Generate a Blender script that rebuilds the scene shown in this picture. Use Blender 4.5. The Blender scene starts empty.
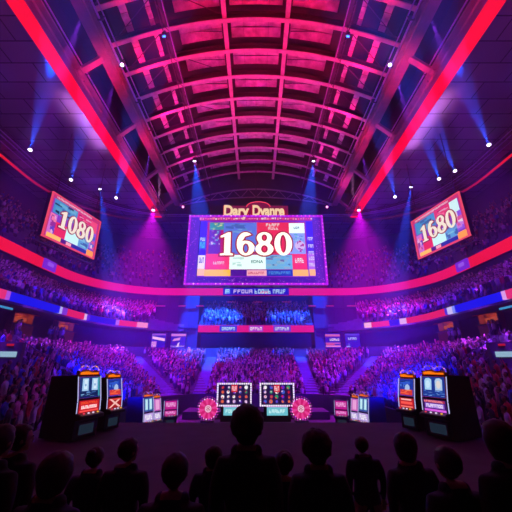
import bpy, bmesh, math, random
from mathutils import Vector, Matrix, Euler, noise
random.seed(7)
PI = math.pi
R = math.radians
sc = bpy.context.scene
COL = sc.collection

# ------------------------------------------------------------------ render look
sc.view_settings.view_transform = 'Standard'
sc.view_settings.look = 'None'
sc.view_settings.exposure = 0.0
sc.view_settings.gamma = 1.0
sc.view_settings.use_curve_mapping = False
try:
    sc.cycles.use_denoising = True
    sc.cycles.denoiser = 'OPENIMAGEDENOISE'
    sc.cycles.max_bounces = 4
    sc.cycles.diffuse_bounces = 2
    sc.cycles.glossy_bounces = 2
    sc.cycles.transmission_bounces = 2
    sc.cycles.volume_bounces = 0
    sc.cycles.sample_clamp_indirect = 80.0
    sc.cycles.use_light_tree = True
except Exception:
    pass

# ------------------------------------------------------------------ camera
CAM_H = 2.0
F = 300.0
TILT = math.atan(109.0 / 300.0)
cam = bpy.data.objects.new('camera', bpy.data.cameras.new('camera'))
COL.objects.link(cam)
cam.data.sensor_width = 36.0
cam.data.lens = F / 512.0 * 36.0
cam.data.clip_start = 0.05
cam.data.clip_end = 400.0
cam.location = (0, 0, CAM_H)
cam.rotation_euler = (PI / 2 + TILT, 0, 0)
sc.camera = cam

def ray(u, v):
    a = 256.0 - v
    return Vector((u - 256.0, F * math.cos(TILT) - a * math.sin(TILT), F * math.sin(TILT) + a * math.cos(TILT)))

def at(u, v, Y=None, Z=None, X=None):
    d = ray(u, v)
    if Y is not None: t = Y / d.y
    elif Z is not None: t = (Z - CAM_H) / d.z
    else: t = X / d.x
    return Vector((0, 0, CAM_H)) + d * t

def project(p):
    q = cam_inv @ Vector(p)
    return 256 + F * q.x / -q.z, 256 - F * q.y / -q.z, -q.z

cam_inv = (Matrix.Translation(cam.location) @ cam.rotation_euler.to_matrix().to_4x4()).inverted()

# ------------------------------------------------------------------ materials
MATS = {}
def mat(name, col, rough=0.6, metal=0.0, var=0.12, scale=3.0, spec=0.4):
    if name in MATS: return MATS[name]
    m = bpy.data.materials.new(name); m.use_nodes = True
    nt = m.node_tree; b = nt.nodes['Principled BSDF']
    b.inputs['Roughness'].default_value = rough
    b.inputs['Metallic'].default_value = metal
    b.inputs['Specular IOR Level'].default_value = spec
    tc = nt.nodes.new('ShaderNodeTexCoord'); nz = nt.nodes.new('ShaderNodeTexNoise')
    nz.inputs['Scale'].default_value = scale; nz.inputs['Detail'].default_value = 3
    nt.links.new(tc.outputs['Object'], nz.inputs['Vector'])
    rp = nt.nodes.new('ShaderNodeValToRGB')
    lo = [c * (1 - var) for c in col]; hi = [min(1, c * (1 + var)) for c in col]
    rp.color_ramp.elements[0].position = 0.3; rp.color_ramp.elements[1].position = 0.7
    rp.color_ramp.elements[0].color = (*lo, 1); rp.color_ramp.elements[1].color = (*hi, 1)
    nt.links.new(nz.outputs['Fac'], rp.inputs['Fac']); nt.links.new(rp.outputs['Color'], b.inputs['Base Color'])
    MATS[name] = m
    return m

def srgb(h):
    h = h.lstrip('#')
    out = []
    for i in (0, 2, 4):
        c = int(h[i:i + 2], 16) / 255.0
        out.append(c / 12.92 if c <= 0.04045 else ((c + 0.055) / 1.055) ** 2.4)
    return tuple(out)

def glow(h, s=1.0):
    """light-giving surface (lamp, LED, screen pixel) of a hex colour"""
    key = 'glow_%s_%.2f' % (h, s)
    if key in MATS: return MATS[key]
    m = bpy.data.materials.new(key); m.use_nodes = True
    nt = m.node_tree; nt.nodes.remove(nt.nodes['Principled BSDF'])
    e = nt.nodes.new('ShaderNodeEmission'); e.inputs['Color'].default_value = (*srgb(h), 1); e.inputs['Strength'].default_value = s
    nt.links.new(e.outputs[0], nt.nodes['Material Output'].inputs['Surface'])
    MATS[key] = m
    return m

def led_ramp(name, axis, lo, hi, stops, s=1.0, interp='LINEAR'):
    """LED board whose shown colours change along one axis of the board"""
    m = bpy.data.materials.new(name); m.use_nodes = True
    nt = m.node_tree; nt.nodes.remove(nt.nodes['Principled BSDF'])
    tc = nt.nodes.new('ShaderNodeTexCoord'); sp = nt.nodes.new('ShaderNodeSeparateXYZ')
    mr = nt.nodes.new('ShaderNodeMapRange'); rp = nt.nodes.new('ShaderNodeValToRGB')
    mr.inputs['From Min'].default_value = lo; mr.inputs['From Max'].default_value = hi
    nt.links.new(tc.outputs['Object'], sp.inputs[0]); nt.links.new(sp.outputs[axis], mr.inputs['Value'])
    nt.links.new(mr.outputs[0], rp.inputs['Fac'])
    cr = rp.color_ramp; cr.interpolation = interp
    while len(cr.elements) > 1: cr.elements.remove(cr.elements[-1])
    cr.elements[0].position = stops[0][0]; cr.elements[0].color = (*srgb(stops[0][1]), 1)
    for p, c in stops[1:]:
        e = cr.elements.new(p); e.color = (*srgb(c), 1)
    e = nt.nodes.new('ShaderNodeEmission'); e.inputs['Strength'].default_value = s
    nt.links.new(rp.outputs['Color'], e.inputs['Color'])
    nt.links.new(e.outputs[0], nt.nodes['Material Output'].inputs['Surface'])
    return m

def object_color_mat(name, rough=0.8):
    m = bpy.data.materials.new(name); m.use_nodes = True
    nt = m.node_tree; b = nt.nodes['Principled BSDF']; b.inputs['Roughness'].default_value = rough
    oi = nt.nodes.new('ShaderNodeObjectInfo'); nt.links.new(oi.outputs['Color'], b.inputs['Base Color'])
    return m

def attr_mat(name, rough=0.85):
    m = bpy.data.materials.new(name); m.use_nodes = True
    nt = m.node_tree; b = nt.nodes['Principled BSDF']; b.inputs['Roughness'].default_value = rough
    b.inputs['Specular IOR Level'].default_value = 0.1
    a = nt.nodes.new('ShaderNodeAttribute'); a.attribute_name = 'Col'
    nt.links.new(a.outputs['Color'], b.inputs['Base Color'])
    return m

# ------------------------------------------------------------------ mesh builder
class MB:
    def __init__(self): self.v = []; self.f = []; self.m = []; self.mats = []
    def mi(self, m):
        if m not in self.mats: self.mats.append(m)
        return self.mats.index(m)
    def add(self, vs, fs, m):
        b = len(self.v); self.v.extend(tuple(p) for p in vs); k = self.mi(m)
        for f in fs: self.f.append(tuple(b + i for i in f)); self.m.append(k)
    def box(self, c, s, m, rot=None, M=None):
        hx, hy, hz = s[0] / 2, s[1] / 2, s[2] / 2
        vs = [Vector((x, y, z)) for z in (-hz, hz) for y in (-hy, hy) for x in (-hx, hx)]
        if rot is not None: vs = [Euler(rot).to_matrix() @ p for p in vs]
        vs = [p + Vector(c) for p in vs]
        if M is not None: vs = [M @ p for p in vs]
        self.add(vs, [(0, 2, 3, 1), (4, 5, 7, 6), (0, 1, 5, 4), (2, 6, 7, 3), (0, 4, 6, 2), (1, 3, 7, 5)], m)
    def beam(self, p, q, w, h, m, up=(0, 0, 1)):
        p = Vector(p); q = Vector(q); d = (q - p); L = d.length; d.normalize()
        s = d.cross(Vector(up))
        if s.length < 1e-4: s = d.cross(Vector((1, 0, 0)))
        s.normalize(); u = s.cross(d)
        vs = []
        for o in (p, q):
            for a, b in ((-1, -1), (1, -1), (1, 1), (-1, 1)): vs.append(o + s * (a * w / 2) + u * (b * h / 2))
        self.add(vs, [(0, 1, 2, 3), (7, 6, 5, 4), (0, 4, 5, 1), (1, 5, 6, 2), (2, 6, 7, 3), (3, 7, 4, 0)], m)
    def tube(self, p, q, r0, r1, m, n=10, caps=True):
        p = Vector(p); q = Vector(q); d = (q - p).normalized()
        s = d.orthogonal().normalized(); t = d.cross(s)
        vs = [];
        for o, r in ((p, r0), (q, r1)):
            for i in range(n):
                a = 2 * PI * i / n; vs.append(o + s * (r * math.cos(a)) + t * (r * math.sin(a)))
        fs = [(i, (i + 1) % n, n + (i + 1) % n, n + i) for i in range(n)]
        if caps: fs += [tuple(range(n - 1, -1, -1)), tuple(range(n, 2 * n))]
        self.add(vs, fs, m)
    def poly_tube(self, pts, r, m, n=6):
        for a, b in zip(pts, pts[1:]): self.tube(a, b, r, r, m, n)
    def lathe(self, prof, m, n=16, M=None, ex=1.0, ey=1.0):
        vs = []
        for r, z in prof:
            for i in range(n):
                a = 2 * PI * i / n; vs.append(Vector((r * ex * math.cos(a), r * ey * math.sin(a), z)))
        if M is not None: vs = [M @ p for p in vs]
        fs = []
        for k in range(len(prof) - 1):
            for i in range(n): fs.append((k * n + i, k * n + (i + 1) % n, (k + 1) * n + (i + 1) % n, (k + 1) * n + i))
        fs.append(tuple(range(n - 1, -1, -1))); fs.append(tuple((len(prof) - 1) * n + i for i in range(n)))
        self.add(vs, fs, m)
    def ball(self, c, r, m, n=8, k=5, sc3=(1, 1, 1)):
        prof = [(math.sin(PI * (i + .5) / k) * r, -math.cos(PI * (i + .5) / k) * r) for i in range(k)]
        M = Matrix.Translation(c) @ Matrix.Diagonal((*sc3, 1))
        self.lathe(prof, m, n, M)
    def prism(self, poly, d0, d1, m, M=None, axis='x'):
        """poly in the plane, pushed from d0 to d1 along axis"""
        vs = []
        for d in (d0, d1):
            for a, b in poly:
                vs.append(Vector((d, a, b)) if axis == 'x' else (Vector((a, d, b)) if axis == 'y' else Vector((a, b, d))))
        if M is not None: vs = [M @ p for p in vs]
        n = len(poly)
        fs = [tuple(range(n)), tuple(range(2 * n - 1, n - 1, -1))] + [(i, n + i, n + (i + 1) % n, (i + 1) % n) for i in range(n)]
        self.add(vs, fs, m)
    def loft(self, rows, m, closed=False):
        n = len(rows[0]); vs = [p for r in rows for p in r]; fs = []
        for k in range(len(rows) - 1):
            for i in range(n - (0 if closed else 1)):
                j = (i + 1) % n; fs.append((k * n + i, k * n + j, (k + 1) * n + j, (k + 1) * n + i))
        self.add(vs, fs, m)
    def mesh(self, me, m, M):
        self.add([M @ v.co for v in me.vertices], [tuple(p.vertices) for p in me.polygons], m)
    def build(self, name, parent=None, smooth=False, loc=None, rot=None, fix=True):
        me = bpy.data.meshes.new(name); me.from_pydata(self.v, [], self.f)
        for x in self.mats: me.materials.append(x)
        me.polygons.foreach_set('material_index', self.m)
        if smooth: me.polygons.foreach_set('use_smooth', [True] * len(self.f))
        me.update()
        if fix:
            bm = bmesh.new(); bm.from_mesh(me); bmesh.ops.recalc_face_normals(bm, faces=bm.faces); bm.to_mesh(me); bm.free()
        o = bpy.data.objects.new(name, me); COL.objects.link(o)
        if parent is not None: o.parent = parent
        if loc is not None: o.location = loc
        if rot is not None: o.rotation_euler = rot
        return o

def thing(name, label, cat, loc=(0, 0, 0), rot=(0, 0, 0), group=None):
    o = bpy.data.objects.new(name, None); COL.objects.link(o); o.empty_display_size = .2
    o.location = loc; o.rotation_euler = rot
    return tag(o, label, cat, group)
def tag(o, label, cat, group=None):
    o['label'] = label; o['category'] = cat
    if group: o['group'] = group
    return o
def struct(mb, name, label=None, cat=None, smooth=False):
    o = mb.build(name, smooth=smooth); o['kind'] = 'structure'
    if label: o['label'] = label
    if cat: o['category'] = cat
    return o

def copy_tree(o, parent=None):
    c = o.copy(); COL.objects.link(c)
    if parent is not None: c.parent = parent
    for ch in list(o.children): copy_tree(ch, c)
    return c

def eval_mesh(o):
    dg = bpy.context.evaluated_depsgraph_get(); dg.update()
    me = bpy.data.meshes.new_from_object(o.evaluated_get(dg))
    return me

def drop(o):
    d = o.data; t = o.type; bpy.data.objects.remove(o)
    try: (bpy.data.curves if t in ('CURVE', 'FONT') else bpy.data.meshes).remove(d)
    except Exception: pass

def text_mesh(s, size=1.0, depth=0.01, fat=0.0, shear=0.0, spacing=1.0):
    c = bpy.data.curves.new('lettering', 'FONT'); c.body = s; c.size = size; c.extrude = depth; c.offset = fat; c.shear = shear
    c.space_character = spacing
    c.align_x = 'CENTER'; c.align_y = 'CENTER'; c.resolution_u = 4
    o = bpy.data.objects.new('lettering', c); COL.objects.link(o); me = eval_mesh(o); drop(o)
    return me

def outline_mesh(polys, depth=0.02, fat=0.0):
    c = bpy.data.curves.new('digits', 'CURVE'); c.dimensions = '2D'; c.fill_mode = 'BOTH'; c.extrude = depth; c.offset = fat
    for p in polys:
        s = c.splines.new('POLY'); s.points.add(len(p) - 1); s.use_cyclic_u = True
        for i, (x, y) in enumerate(p): s.points[i].co = (x, y, 0, 1)
    o = bpy.data.objects.new('digits', c); COL.objects.link(o); me = eval_mesh(o); drop(o)
    return me

def ell(cx, cy, rx, ry, a0=0, a1=360, n=28):
    full = abs(a1 - a0) >= 360
    return [(cx + rx * math.cos(R(a0 + (a1 - a0) * i / (n if full else n - 1))), cy + ry * math.sin(R(a0 + (a1 - a0) * i / (n if full else n - 1)))) for i in range(n)]

def digit(ch, ox):
    """bold high-contrast serif numeral, 1 high"""
    if ch == '0': P = [ell(0, .5, .33, .51), ell(0, .5, .115, .40)]
    elif ch == '8':
        P = [ell(0, .27, .335, .28, 128, 412, 24) + ell(0, .75, .285, .26, -38, 218, 24), ell(0, .765, .105, .15), ell(0, .27, .125, .165)]
    elif ch == '6':
        P = [ell(0, .5, .33, .51, 52, 270, 22) + ell(0, .31, .335, .32, -88, 118, 18) + [(-.10, .66), (-.02, .82), (.10, .86)], ell(.01, .30, .115, .215)]
    else:
        P = [[(-.24, 0), (.24, 0), (.24, .07), (.14, .09), (.14, 1.0), (.03, 1.0), (-.24, .84), (-.24, .77), (-.09, .80), (-.09, .09), (-.24, .07)]]
    return [[(x + ox, y) for x, y in p] for p in P]

def number_polys(s, gap=.70):
    out = []; n = len(s)
    for i, ch in enumerate(s): out += digit(ch, (i - (n - 1) / 2) * gap)
    return out

# ------------------------------------------------------------------ plan of the arena: rounded oblong rings
def ring(a, b, r, yb=3.0, na=12):
    pts = []
    for i in range(10): pts.append((-a, yb + (b - r - yb) * i / 10))
    for i in range(na): t = PI - (PI / 2) * i / na; pts.append((-a + r + r * math.cos(t), b - r + r * math.sin(t)))
    for i in range(9): pts.append((-(a - r) + 2 * (a - r) * i / 8, b))
    for i in range(1, na + 1): t = PI / 2 - (PI / 2) * i / na; pts.append((a - r + r * math.cos(t), b - r + r * math.sin(t)))
    for i in range(1, 11): pts.append((a, b - r + (yb - b + r) * i / 10))
    return pts
def lerp(p, q, t): return tuple(x + (y - x) * t for x, y in zip(p, q))
def ring3(abr, z): return [(x, y, z) for x, y in ring(*abr)]

FLOOR_Z = -1.8
BOWL = ((8.0, 29.0, 4.0), (17.0, 39.0, 10.0), -0.9, 2.8, 19)
MID = ((17.3, 39.25, 10.0), (22.0, 42.4, 10.0), 6.9, 9.5, 13)
UPPER = ((22.4, 42.8, 10.0), (31.0, 52.0, 14.0), 12.7, 21.0, 18)

M_conc = mat('dark_concrete', (.10, .10, .13), .85, scale=1.5)
M_step = mat('step_concrete', (.16, .16, .20), .85, scale=2)
M_aisle = mat('pale_stair_concrete', (.22, .32, .46), .8, scale=2)
M_steel = mat('painted_steel', (.55, .52, .55), .5, .0, scale=4)
M_dsteel = mat('dark_steel', (.10, .10, .12), .45, .3, scale=4)
M_chrome = mat('polished_metal', (.75, .75, .80), .2, 1.0, scale=6)
M_black = mat('black_lacquer', (.012, .012, .016), .35, 0, scale=5)
M_deck = mat('roof_deck', (.045, .04, .05), .8, scale=.7)
M_panel = mat('acoustic_panel', (.72, .66, .68), .8, var=.35, scale=1.2)
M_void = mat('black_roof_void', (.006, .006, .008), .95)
M_wall = mat('dark_wall_paint', (.08, .08, .14), .9, scale=.6)
M_floor = mat('arena_floor', (.07, .065, .11), .45, scale=.8)

# ceiling with panel seams (procedural brick pattern)
def ceiling_mat():
    m = bpy.data.materials.new('ceiling_panels'); m.use_nodes = True
    nt = m.node_tree; b = nt.nodes['Principled BSDF']; b.inputs['Roughness'].default_value = .7
    tc = nt.nodes.new('ShaderNodeTexCoord'); br = nt.nodes.new('ShaderNodeTexBrick')
    br.inputs['Scale'].default_value = 1.0; br.inputs['Color1'].default_value = (.30, .29, .33, 1); br.inputs['Color2'].default_value = (.22, .21, .25, 1)
    br.inputs['Mortar'].default_value = (.03, .03, .04, 1); br.inputs['Mortar Size'].default_value = .05
    br.inputs['Brick Width'].default_value = 3.2; br.inputs['Row Height'].default_value = 1.7
    nt.links.new(tc.outputs['Object'], br.inputs['Vector']); nt.links.new(br.outputs['Color'], b.inputs['Base Color'])
    return m
M_ceil = ceiling_mat()

# ---- floors
b = MB(); b.box((0, 22, FLOOR_Z - .1), (70, 64, .2), M_floor); struct(b, 'floor')
b = MB(); b.box((0, 4.6, FLOOR_Z / 2 - .02), (14.6, 16.4, -FLOOR_Z - .05), M_conc)
struct(b, 'floor_platform')

# ---- stands
def tier(name, spec, m, under):
    A, B, z0, z1, n = spec
    rows = [ring3(A, under)]
    for i in range(n):
        z = z0 + (z1 - z0) * i / (n - 1)
        rows.append(ring3(lerp(A, B, i / n), z)); rows.append(ring3(lerp(A, B, (i + 1) / n), z))
    rows.append(ring3(B, under + 0.0 if under < z0 - 1.5 else z1 - .5))
    b = MB(); b.loft(rows, m); return struct(b, name, smooth=False)
tier('seating_stand_lower', BOWL, M_step, FLOOR_Z)
tier('seating_stand_middle', MID, M_step, 6.0)
tier('seating_stand_upper', UPPER, M_step, 11.2)
# concourse deck behind the lower stand, its back wall, and the slab below the middle stand
b = MB(); b.loft([ring3((17.0, 39.0, 10.0), 2.6), ring3((17.0, 39.0, 10.0), 4.0), ring3((19.6, 41.6, 11.0), 4.0)], M_conc); struct(b, 'floor_concourse')
b = MB(); b.loft([ring3((19.6, 41.6, 11.0), 4.0), ring3((19.6, 41.6, 11.0), 6.02)], M_wall); struct(b, 'wall_concourse')
b = MB(); b.loft([ring3((17.0, 39.0, 10.0), 6.0), ring3((22.0, 42.4, 10.0), 6.0)], M_wall); struct(b, 'ceiling_concourse')
# wall behind the middle stand up to the upper fascia, with its soffit
b = MB(); b.loft([ring3((22.2, 42.6, 10.1), 8.0), ring3((22.2, 42.6, 10.1), 11.3)], M_wall); struct(b, 'wall_middle')
b = MB(); b.loft([ring3((21.9, 42.3, 10.0), 11.25), ring3((22.9, 43.3, 10.4), 11.25)], M_wall); struct(b, 'trim_1')
# back wall above the upper stand
b = MB(); b.loft([ring3((31.0, 52.0, 14.0), 20.8), ring3((31.0, 52.0, 14.0), 24.4)], M_wall); struct(b, 'wall_back')

# ---- the two dark blocks that cut the middle stand at the far end
M_block = mat('blue_grey_block', (.035, .035, .09), .8, scale=.5)
for s in (-1, 1):
    b = MB()
    b.box((s * 10.2, 40.85, 7.22), (5.6, 3.6, 6.66), M_block)
    for k in range(5): b.box((s * (7.5 + 1.35 * k), 39.01, 7.2), (.16, .1, 6.5), M_block)
    b.box((s * 10.2, 38.99, 9.0), (5.6, .16, .18), M_block); b.box((s * 10.2, 38.99, 6.5), (5.6, .16, .18), M_block)
    struct(b, 'wall_block')

# ---- flat ceilings beside and beyond the vault
for s in (-1, 1):
    b = MB(); b.box((s * 24.45, 24, 24.5), (16.2, 60, .3), M_ceil); struct(b, 'ceiling')
b = MB(); b.box((0, 49.6, 24.5), (32.2, 8.8, .3), M_ceil); struct(b, 'ceiling')

# ------------------------------------------------------------------ roof
def vault_z(x, top=32.0, drop=3.5): return top - drop * (x / 12.8) ** 2
XS = [-12.8 + 25.6 * i / 20 for i in range(21)]
b = MB(); b.loft([[(x, -2, vault_z(x, 33.8)) for x in XS], [(x, 45, vault_z(x, 33.8)) for x in XS]], M_deck); struct(b, 'ceiling_vault')
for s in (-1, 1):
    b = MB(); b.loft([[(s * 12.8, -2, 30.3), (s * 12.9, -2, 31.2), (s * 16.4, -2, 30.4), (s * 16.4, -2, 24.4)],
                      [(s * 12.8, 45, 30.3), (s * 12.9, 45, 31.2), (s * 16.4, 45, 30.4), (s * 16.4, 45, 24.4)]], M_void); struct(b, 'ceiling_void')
b = MB(); b.prism([(x, vault_z(x, 33.9)) for x in XS] + [(16.4, 29.5), (16.4, 24.3), (-16.4, 24.3), (-16.4, 29.5)], 44.6, 44.9, M_wall, axis='y'); struct(b, 'wall_gable')
# lattice truss on the gable
b = MB()
for k in range(20):
    x0, x1 = XS[k], XS[k + 1]
    b.beam((x0, 44.2, vault_z(x0, 30.2, 3.0)), (x1, 44.2, vault_z(x1, 30.2, 3.0)), .16, .2, M_steel)
    b.beam((x0, 44.2, vault_z(x0, 28.6, 1.6)), (x1, 44.2, vault_z(x1, 28.6, 1.6)), .14, .16, M_steel)
    z = (vault_z(x0, 30.2, 3.0), vault_z(x1, 28.6, 1.6)) if k % 2 else (vault_z(x0, 28.6, 1.6), vault_z(x1, 30.2, 3.0))
    b.beam((x0, 44.2, z[0]), (x1, 44.2, z[1]), .08, .08, M_steel)
struct(b, 'roof_truss_gable')

M_rib = mat('rib_paint', (.72, .60, .66), .45, scale=2)
RIBS = [18.6 + 2.9 * k for k in range(-5, 9)]
for Y in RIBS:
    b = MB()
    for k in range(20):
        x0, x1 = XS[k], XS[k + 1]
        b.beam((x0, Y, vault_z(x0) + .05), (x1, Y, vault_z(x1) + .05), .36, .10, M_rib)
        b.beam((x0, Y, vault_z(x0) + .45), (x1, Y, vault_z(x1) + .45), .06, .75, M_dsteel)
        b.beam((x0, Y, vault_z(x0) + .86), (x1, Y, vault_z(x1) + .86), .30, .08, M_dsteel)
    struct(b, 'roof_rib')
# lengthwise purlins and lengthwise light trusses
for x in (-2.9, 2.9):
    b = MB(); z = vault_z(x)
    b.box((x, 21, z + .25), (.42, 46, .10), M_rib); b.box((x, 21, z + .65), (.08, 46, .7), M_dsteel); struct(b, 'roof_purlin')
M_viol = mat('violet_pipe', (.55, .45, .75), .3, .6, scale=3)
for x in (-8.1, 8.1):
    b = MB(); z = vault_z(x) - .25
    for dx, dz in ((-.28, 0), (.28, 0), (0, .5)): b.beam((x + dx, -2, z + dz), (x + dx, 44, z + dz), .07, .07, M_viol if dz == 0 and dx * x < 0 else M_dsteel)
    for k in range(31):
        y = -1 + 1.45 * k
        b.beam((x - .28, y, z), (x, y + .7, z + .5), .04, .04, M_dsteel); b.beam((x + .28, y, z), (x, y + .7, z + .5), .04, .04, M_dsteel)
        b.beam((x - .28, y, z), (x + .28, y + .7, z), .04, .04, M_dsteel)
    b.box((x, 21, z + .55), (.5, 44, .04), M_dsteel)
    struct(b, 'roof_truss')
# hung acoustic panels in every bay
for i, Y in enumerate(RIBS[:-1]):
    yc = Y + 1.45
    for (x0, x1) in ((-7.4, -3.35), (-2.45, 2.45), (3.35, 7.4)):
        b = MB(); n = 4
        for k in range(n):
            xa = x0 + (x1 - x0) * k / n; xb = x0 + (x1 - x0) * (k + 1) / n
            for (ya, yb_) in ((-.95, -.06), (.0, .95)):
                b.prism([(xa + .01, vault_z(xa, 33.3)), (xb - .01, vault_z(xb, 33.3)), (xb - .01, vault_z(xb, 33.4)), (xa + .01, vault_z(xa, 33.4))], yc + ya, yc + yb_, M_panel, axis='y')
        b.box(((x0 + x1) / 2, yc - .03, vault_z((x0 + x1) / 2, 33.22)), (x1 - x0, .05, .06), M_dsteel)
        struct(b, 'ceiling_panel')
    for s in (-1, 1):
        for xc, w in ((9.3, .42), (11.2, .62)):
            b = MB()
            for k in range(5): b.box((s * xc, yc - 1.0 + k * .5, vault_z(xc, 32.75) + .05 * (k % 2)), (w, .46, .06), M_panel, rot=(0, s * .45, 0))
            b.box((s * xc, yc, vault_z(xc, 32.9)), (.06, 2.5, .08), M_dsteel)
            struct(b, 'ceiling_baffle')
    # diagonal rods
    b = MB()
    for s in (-1, 1):
        b.tube((s * 8.4, Y + .2, vault_z(8.4) + .6), (s * 12.3, Y + 2.7, vault_z(12.3) + .6), .035, .035, M_dsteel, 6)
    if i % 2 == 0: b.tube((-7.6, Y + .2, vault_z(7.6) + .6), (-3.2, Y + 2.7, vault_z(3.2) + .6), .035, .035, M_dsteel, 6)
    struct(b, 'roof_rod')

# girders either side, box trusses with struts
M_gird = mat('girder_paint', (.30, .20, .24), .5, scale=1.5)
for s in (-1, 1):
    b = MB()
    b.box((s * 15.7, 21, 25.0), (1.1, 46, 1.2), M_gird)
    b.box((s * 14.95, 21, 25.45), (.5, 46, .14), M_gird); b.box((s * 14.95, 21, 24.55), (.42, 46, .12), M_gird)
    b.tube((s * 14.72, -2, 25.9), (s * 14.72, 44, 25.9), .06, .06, M_viol, 8)
    struct(b, 'roof_girder_outer')
    b = MB()
    b.box((s * 13.05, 21, 27.0), (.9, 46, .25), M_gird); b.box((s * 13.05, 21, 27.5), (.12, 46, 1.0), M_gird); b.box((s * 13.05, 21, 28.0), (.8, 46, .2), M_gird)
    struct(b, 'roof_girder_inner')
    b = MB()
    b.tube((s * 12.45, -2, 27.9), (s * 12.45, 44, 27.9), .09, .09, M_viol, 8); b.tube((s * 12.15, -2, 28.25), (s * 12.15, 44, 28.25), .06, .06, M_viol, 8)
    for k in range(12): b.box((s * 12.35, k * 4.0, 28.0), (.5, .08, .5), M_dsteel)
    struct(b, 'trim_2')
    for Y in (3, 10.7, 18.6, 26.2, 34.4, 42.4):
        b = MB(); b.beam((s * 15.1, Y, 25.3), (s * 13.3, Y, 27.0), .5, .3, M_gird); b.beam((s * 15.1, Y + .9, 25.3), (s * 13.3, Y - .5, 27.3), .06, .06, M_dsteel)
        struct(b, 'roof_strut')
    side = 'left' if s < 0 else 'right'
    st = MB(); M_red = led_ramp('red_light_strip_' + side, 1, -2, 44, [(0, '#ff1206'), (.38, '#ff0a1a'), (.6, '#ff0434'), (1, '#f50c5a')], 1.1)
    st.box((s * 15.7, 21, 24.32), (1.12, 45.6, .14), M_red)
    o = st.build('light_strip'); tag(o, 'long red light strip glowing under the %s roof girder' % side, 'light strip', 'red girder light strips')

# ---- curved lighting truss ring and the outer red neon line
RING = (25.0, 40.9, 12.0)
b = MB()
for dz, dd in ((0, 0), (-.45, .0), (0, .5), (-.45, .5)):
    pts = [(x, y, 24.15 + dz - .1) for x, y in ring(RING[0] + dd, RING[1] + dd, RING[2] + dd)]
    b.poly_tube(pts, .06, M_viol if dz else M_dsteel, 6)
pa = ring(*RING); pb = ring(RING[0] + .5, RING[1] + .5, RING[2] + .5)
for i in range(len(pa)):
    b.beam((*pa[i], 24.05), (*pb[i], 23.6), .05, .05, M_dsteel); b.beam((*pa[i], 24.05), (*pa[i], 23.6), .05, .05, M_dsteel); b.beam((*pa[i], 23.6), (*pb[i], 24.3), .05, .05, M_dsteel)
struct(b, 'lighting_truss')
NE = (28.0, 43.0, 12.0)
for s in (-1, 1):
    side = 'left' if s < 0 else 'right'
    M_neon = led_ramp('neon_' + side, 1, 8, 43, [(0, '#ff2014'), (.5, '#f01818'), (.68, '#b01030'), (.8, '#6a0c40'), (1, '#380a48')], 1.1)
    b = MB(); pts = [(x, y) for x, y in ring(*NE) if x * s > 12.0]
    rows = [[(x, y, 23.55) for x, y in pts], [(x, y, 23.8) for x, y in pts], [(x + s * .12, y + .05, 23.8) for x, y in pts], [(x + s * .12, y + .05, 23.55) for x, y in pts], [(x, y, 23.55) for x, y in pts]]
    b.loft(rows, M_neon); o = b.build('neon_line')
    tag(o, 'thin red neon line curving above the %s upper stand' % side, 'neon line', 'red neon lines under the ceiling edge')
# dark bulkhead from the neon to the ceiling
b = MB(); b.loft([ring3((28.2, 43.2, 12.0), 23.5), ring3((28.2, 43.2, 12.0), 24.4)], M_wall); struct(b, 'trim_3')
# low violet cornice line just below
b = MB(); pr = ring(26.6, 41.4, 11.6)
b.poly_tube([(x, y, 23.9) for x, y in pr], .05, M_viol, 6); struct(b, 'trim_4')

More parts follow.
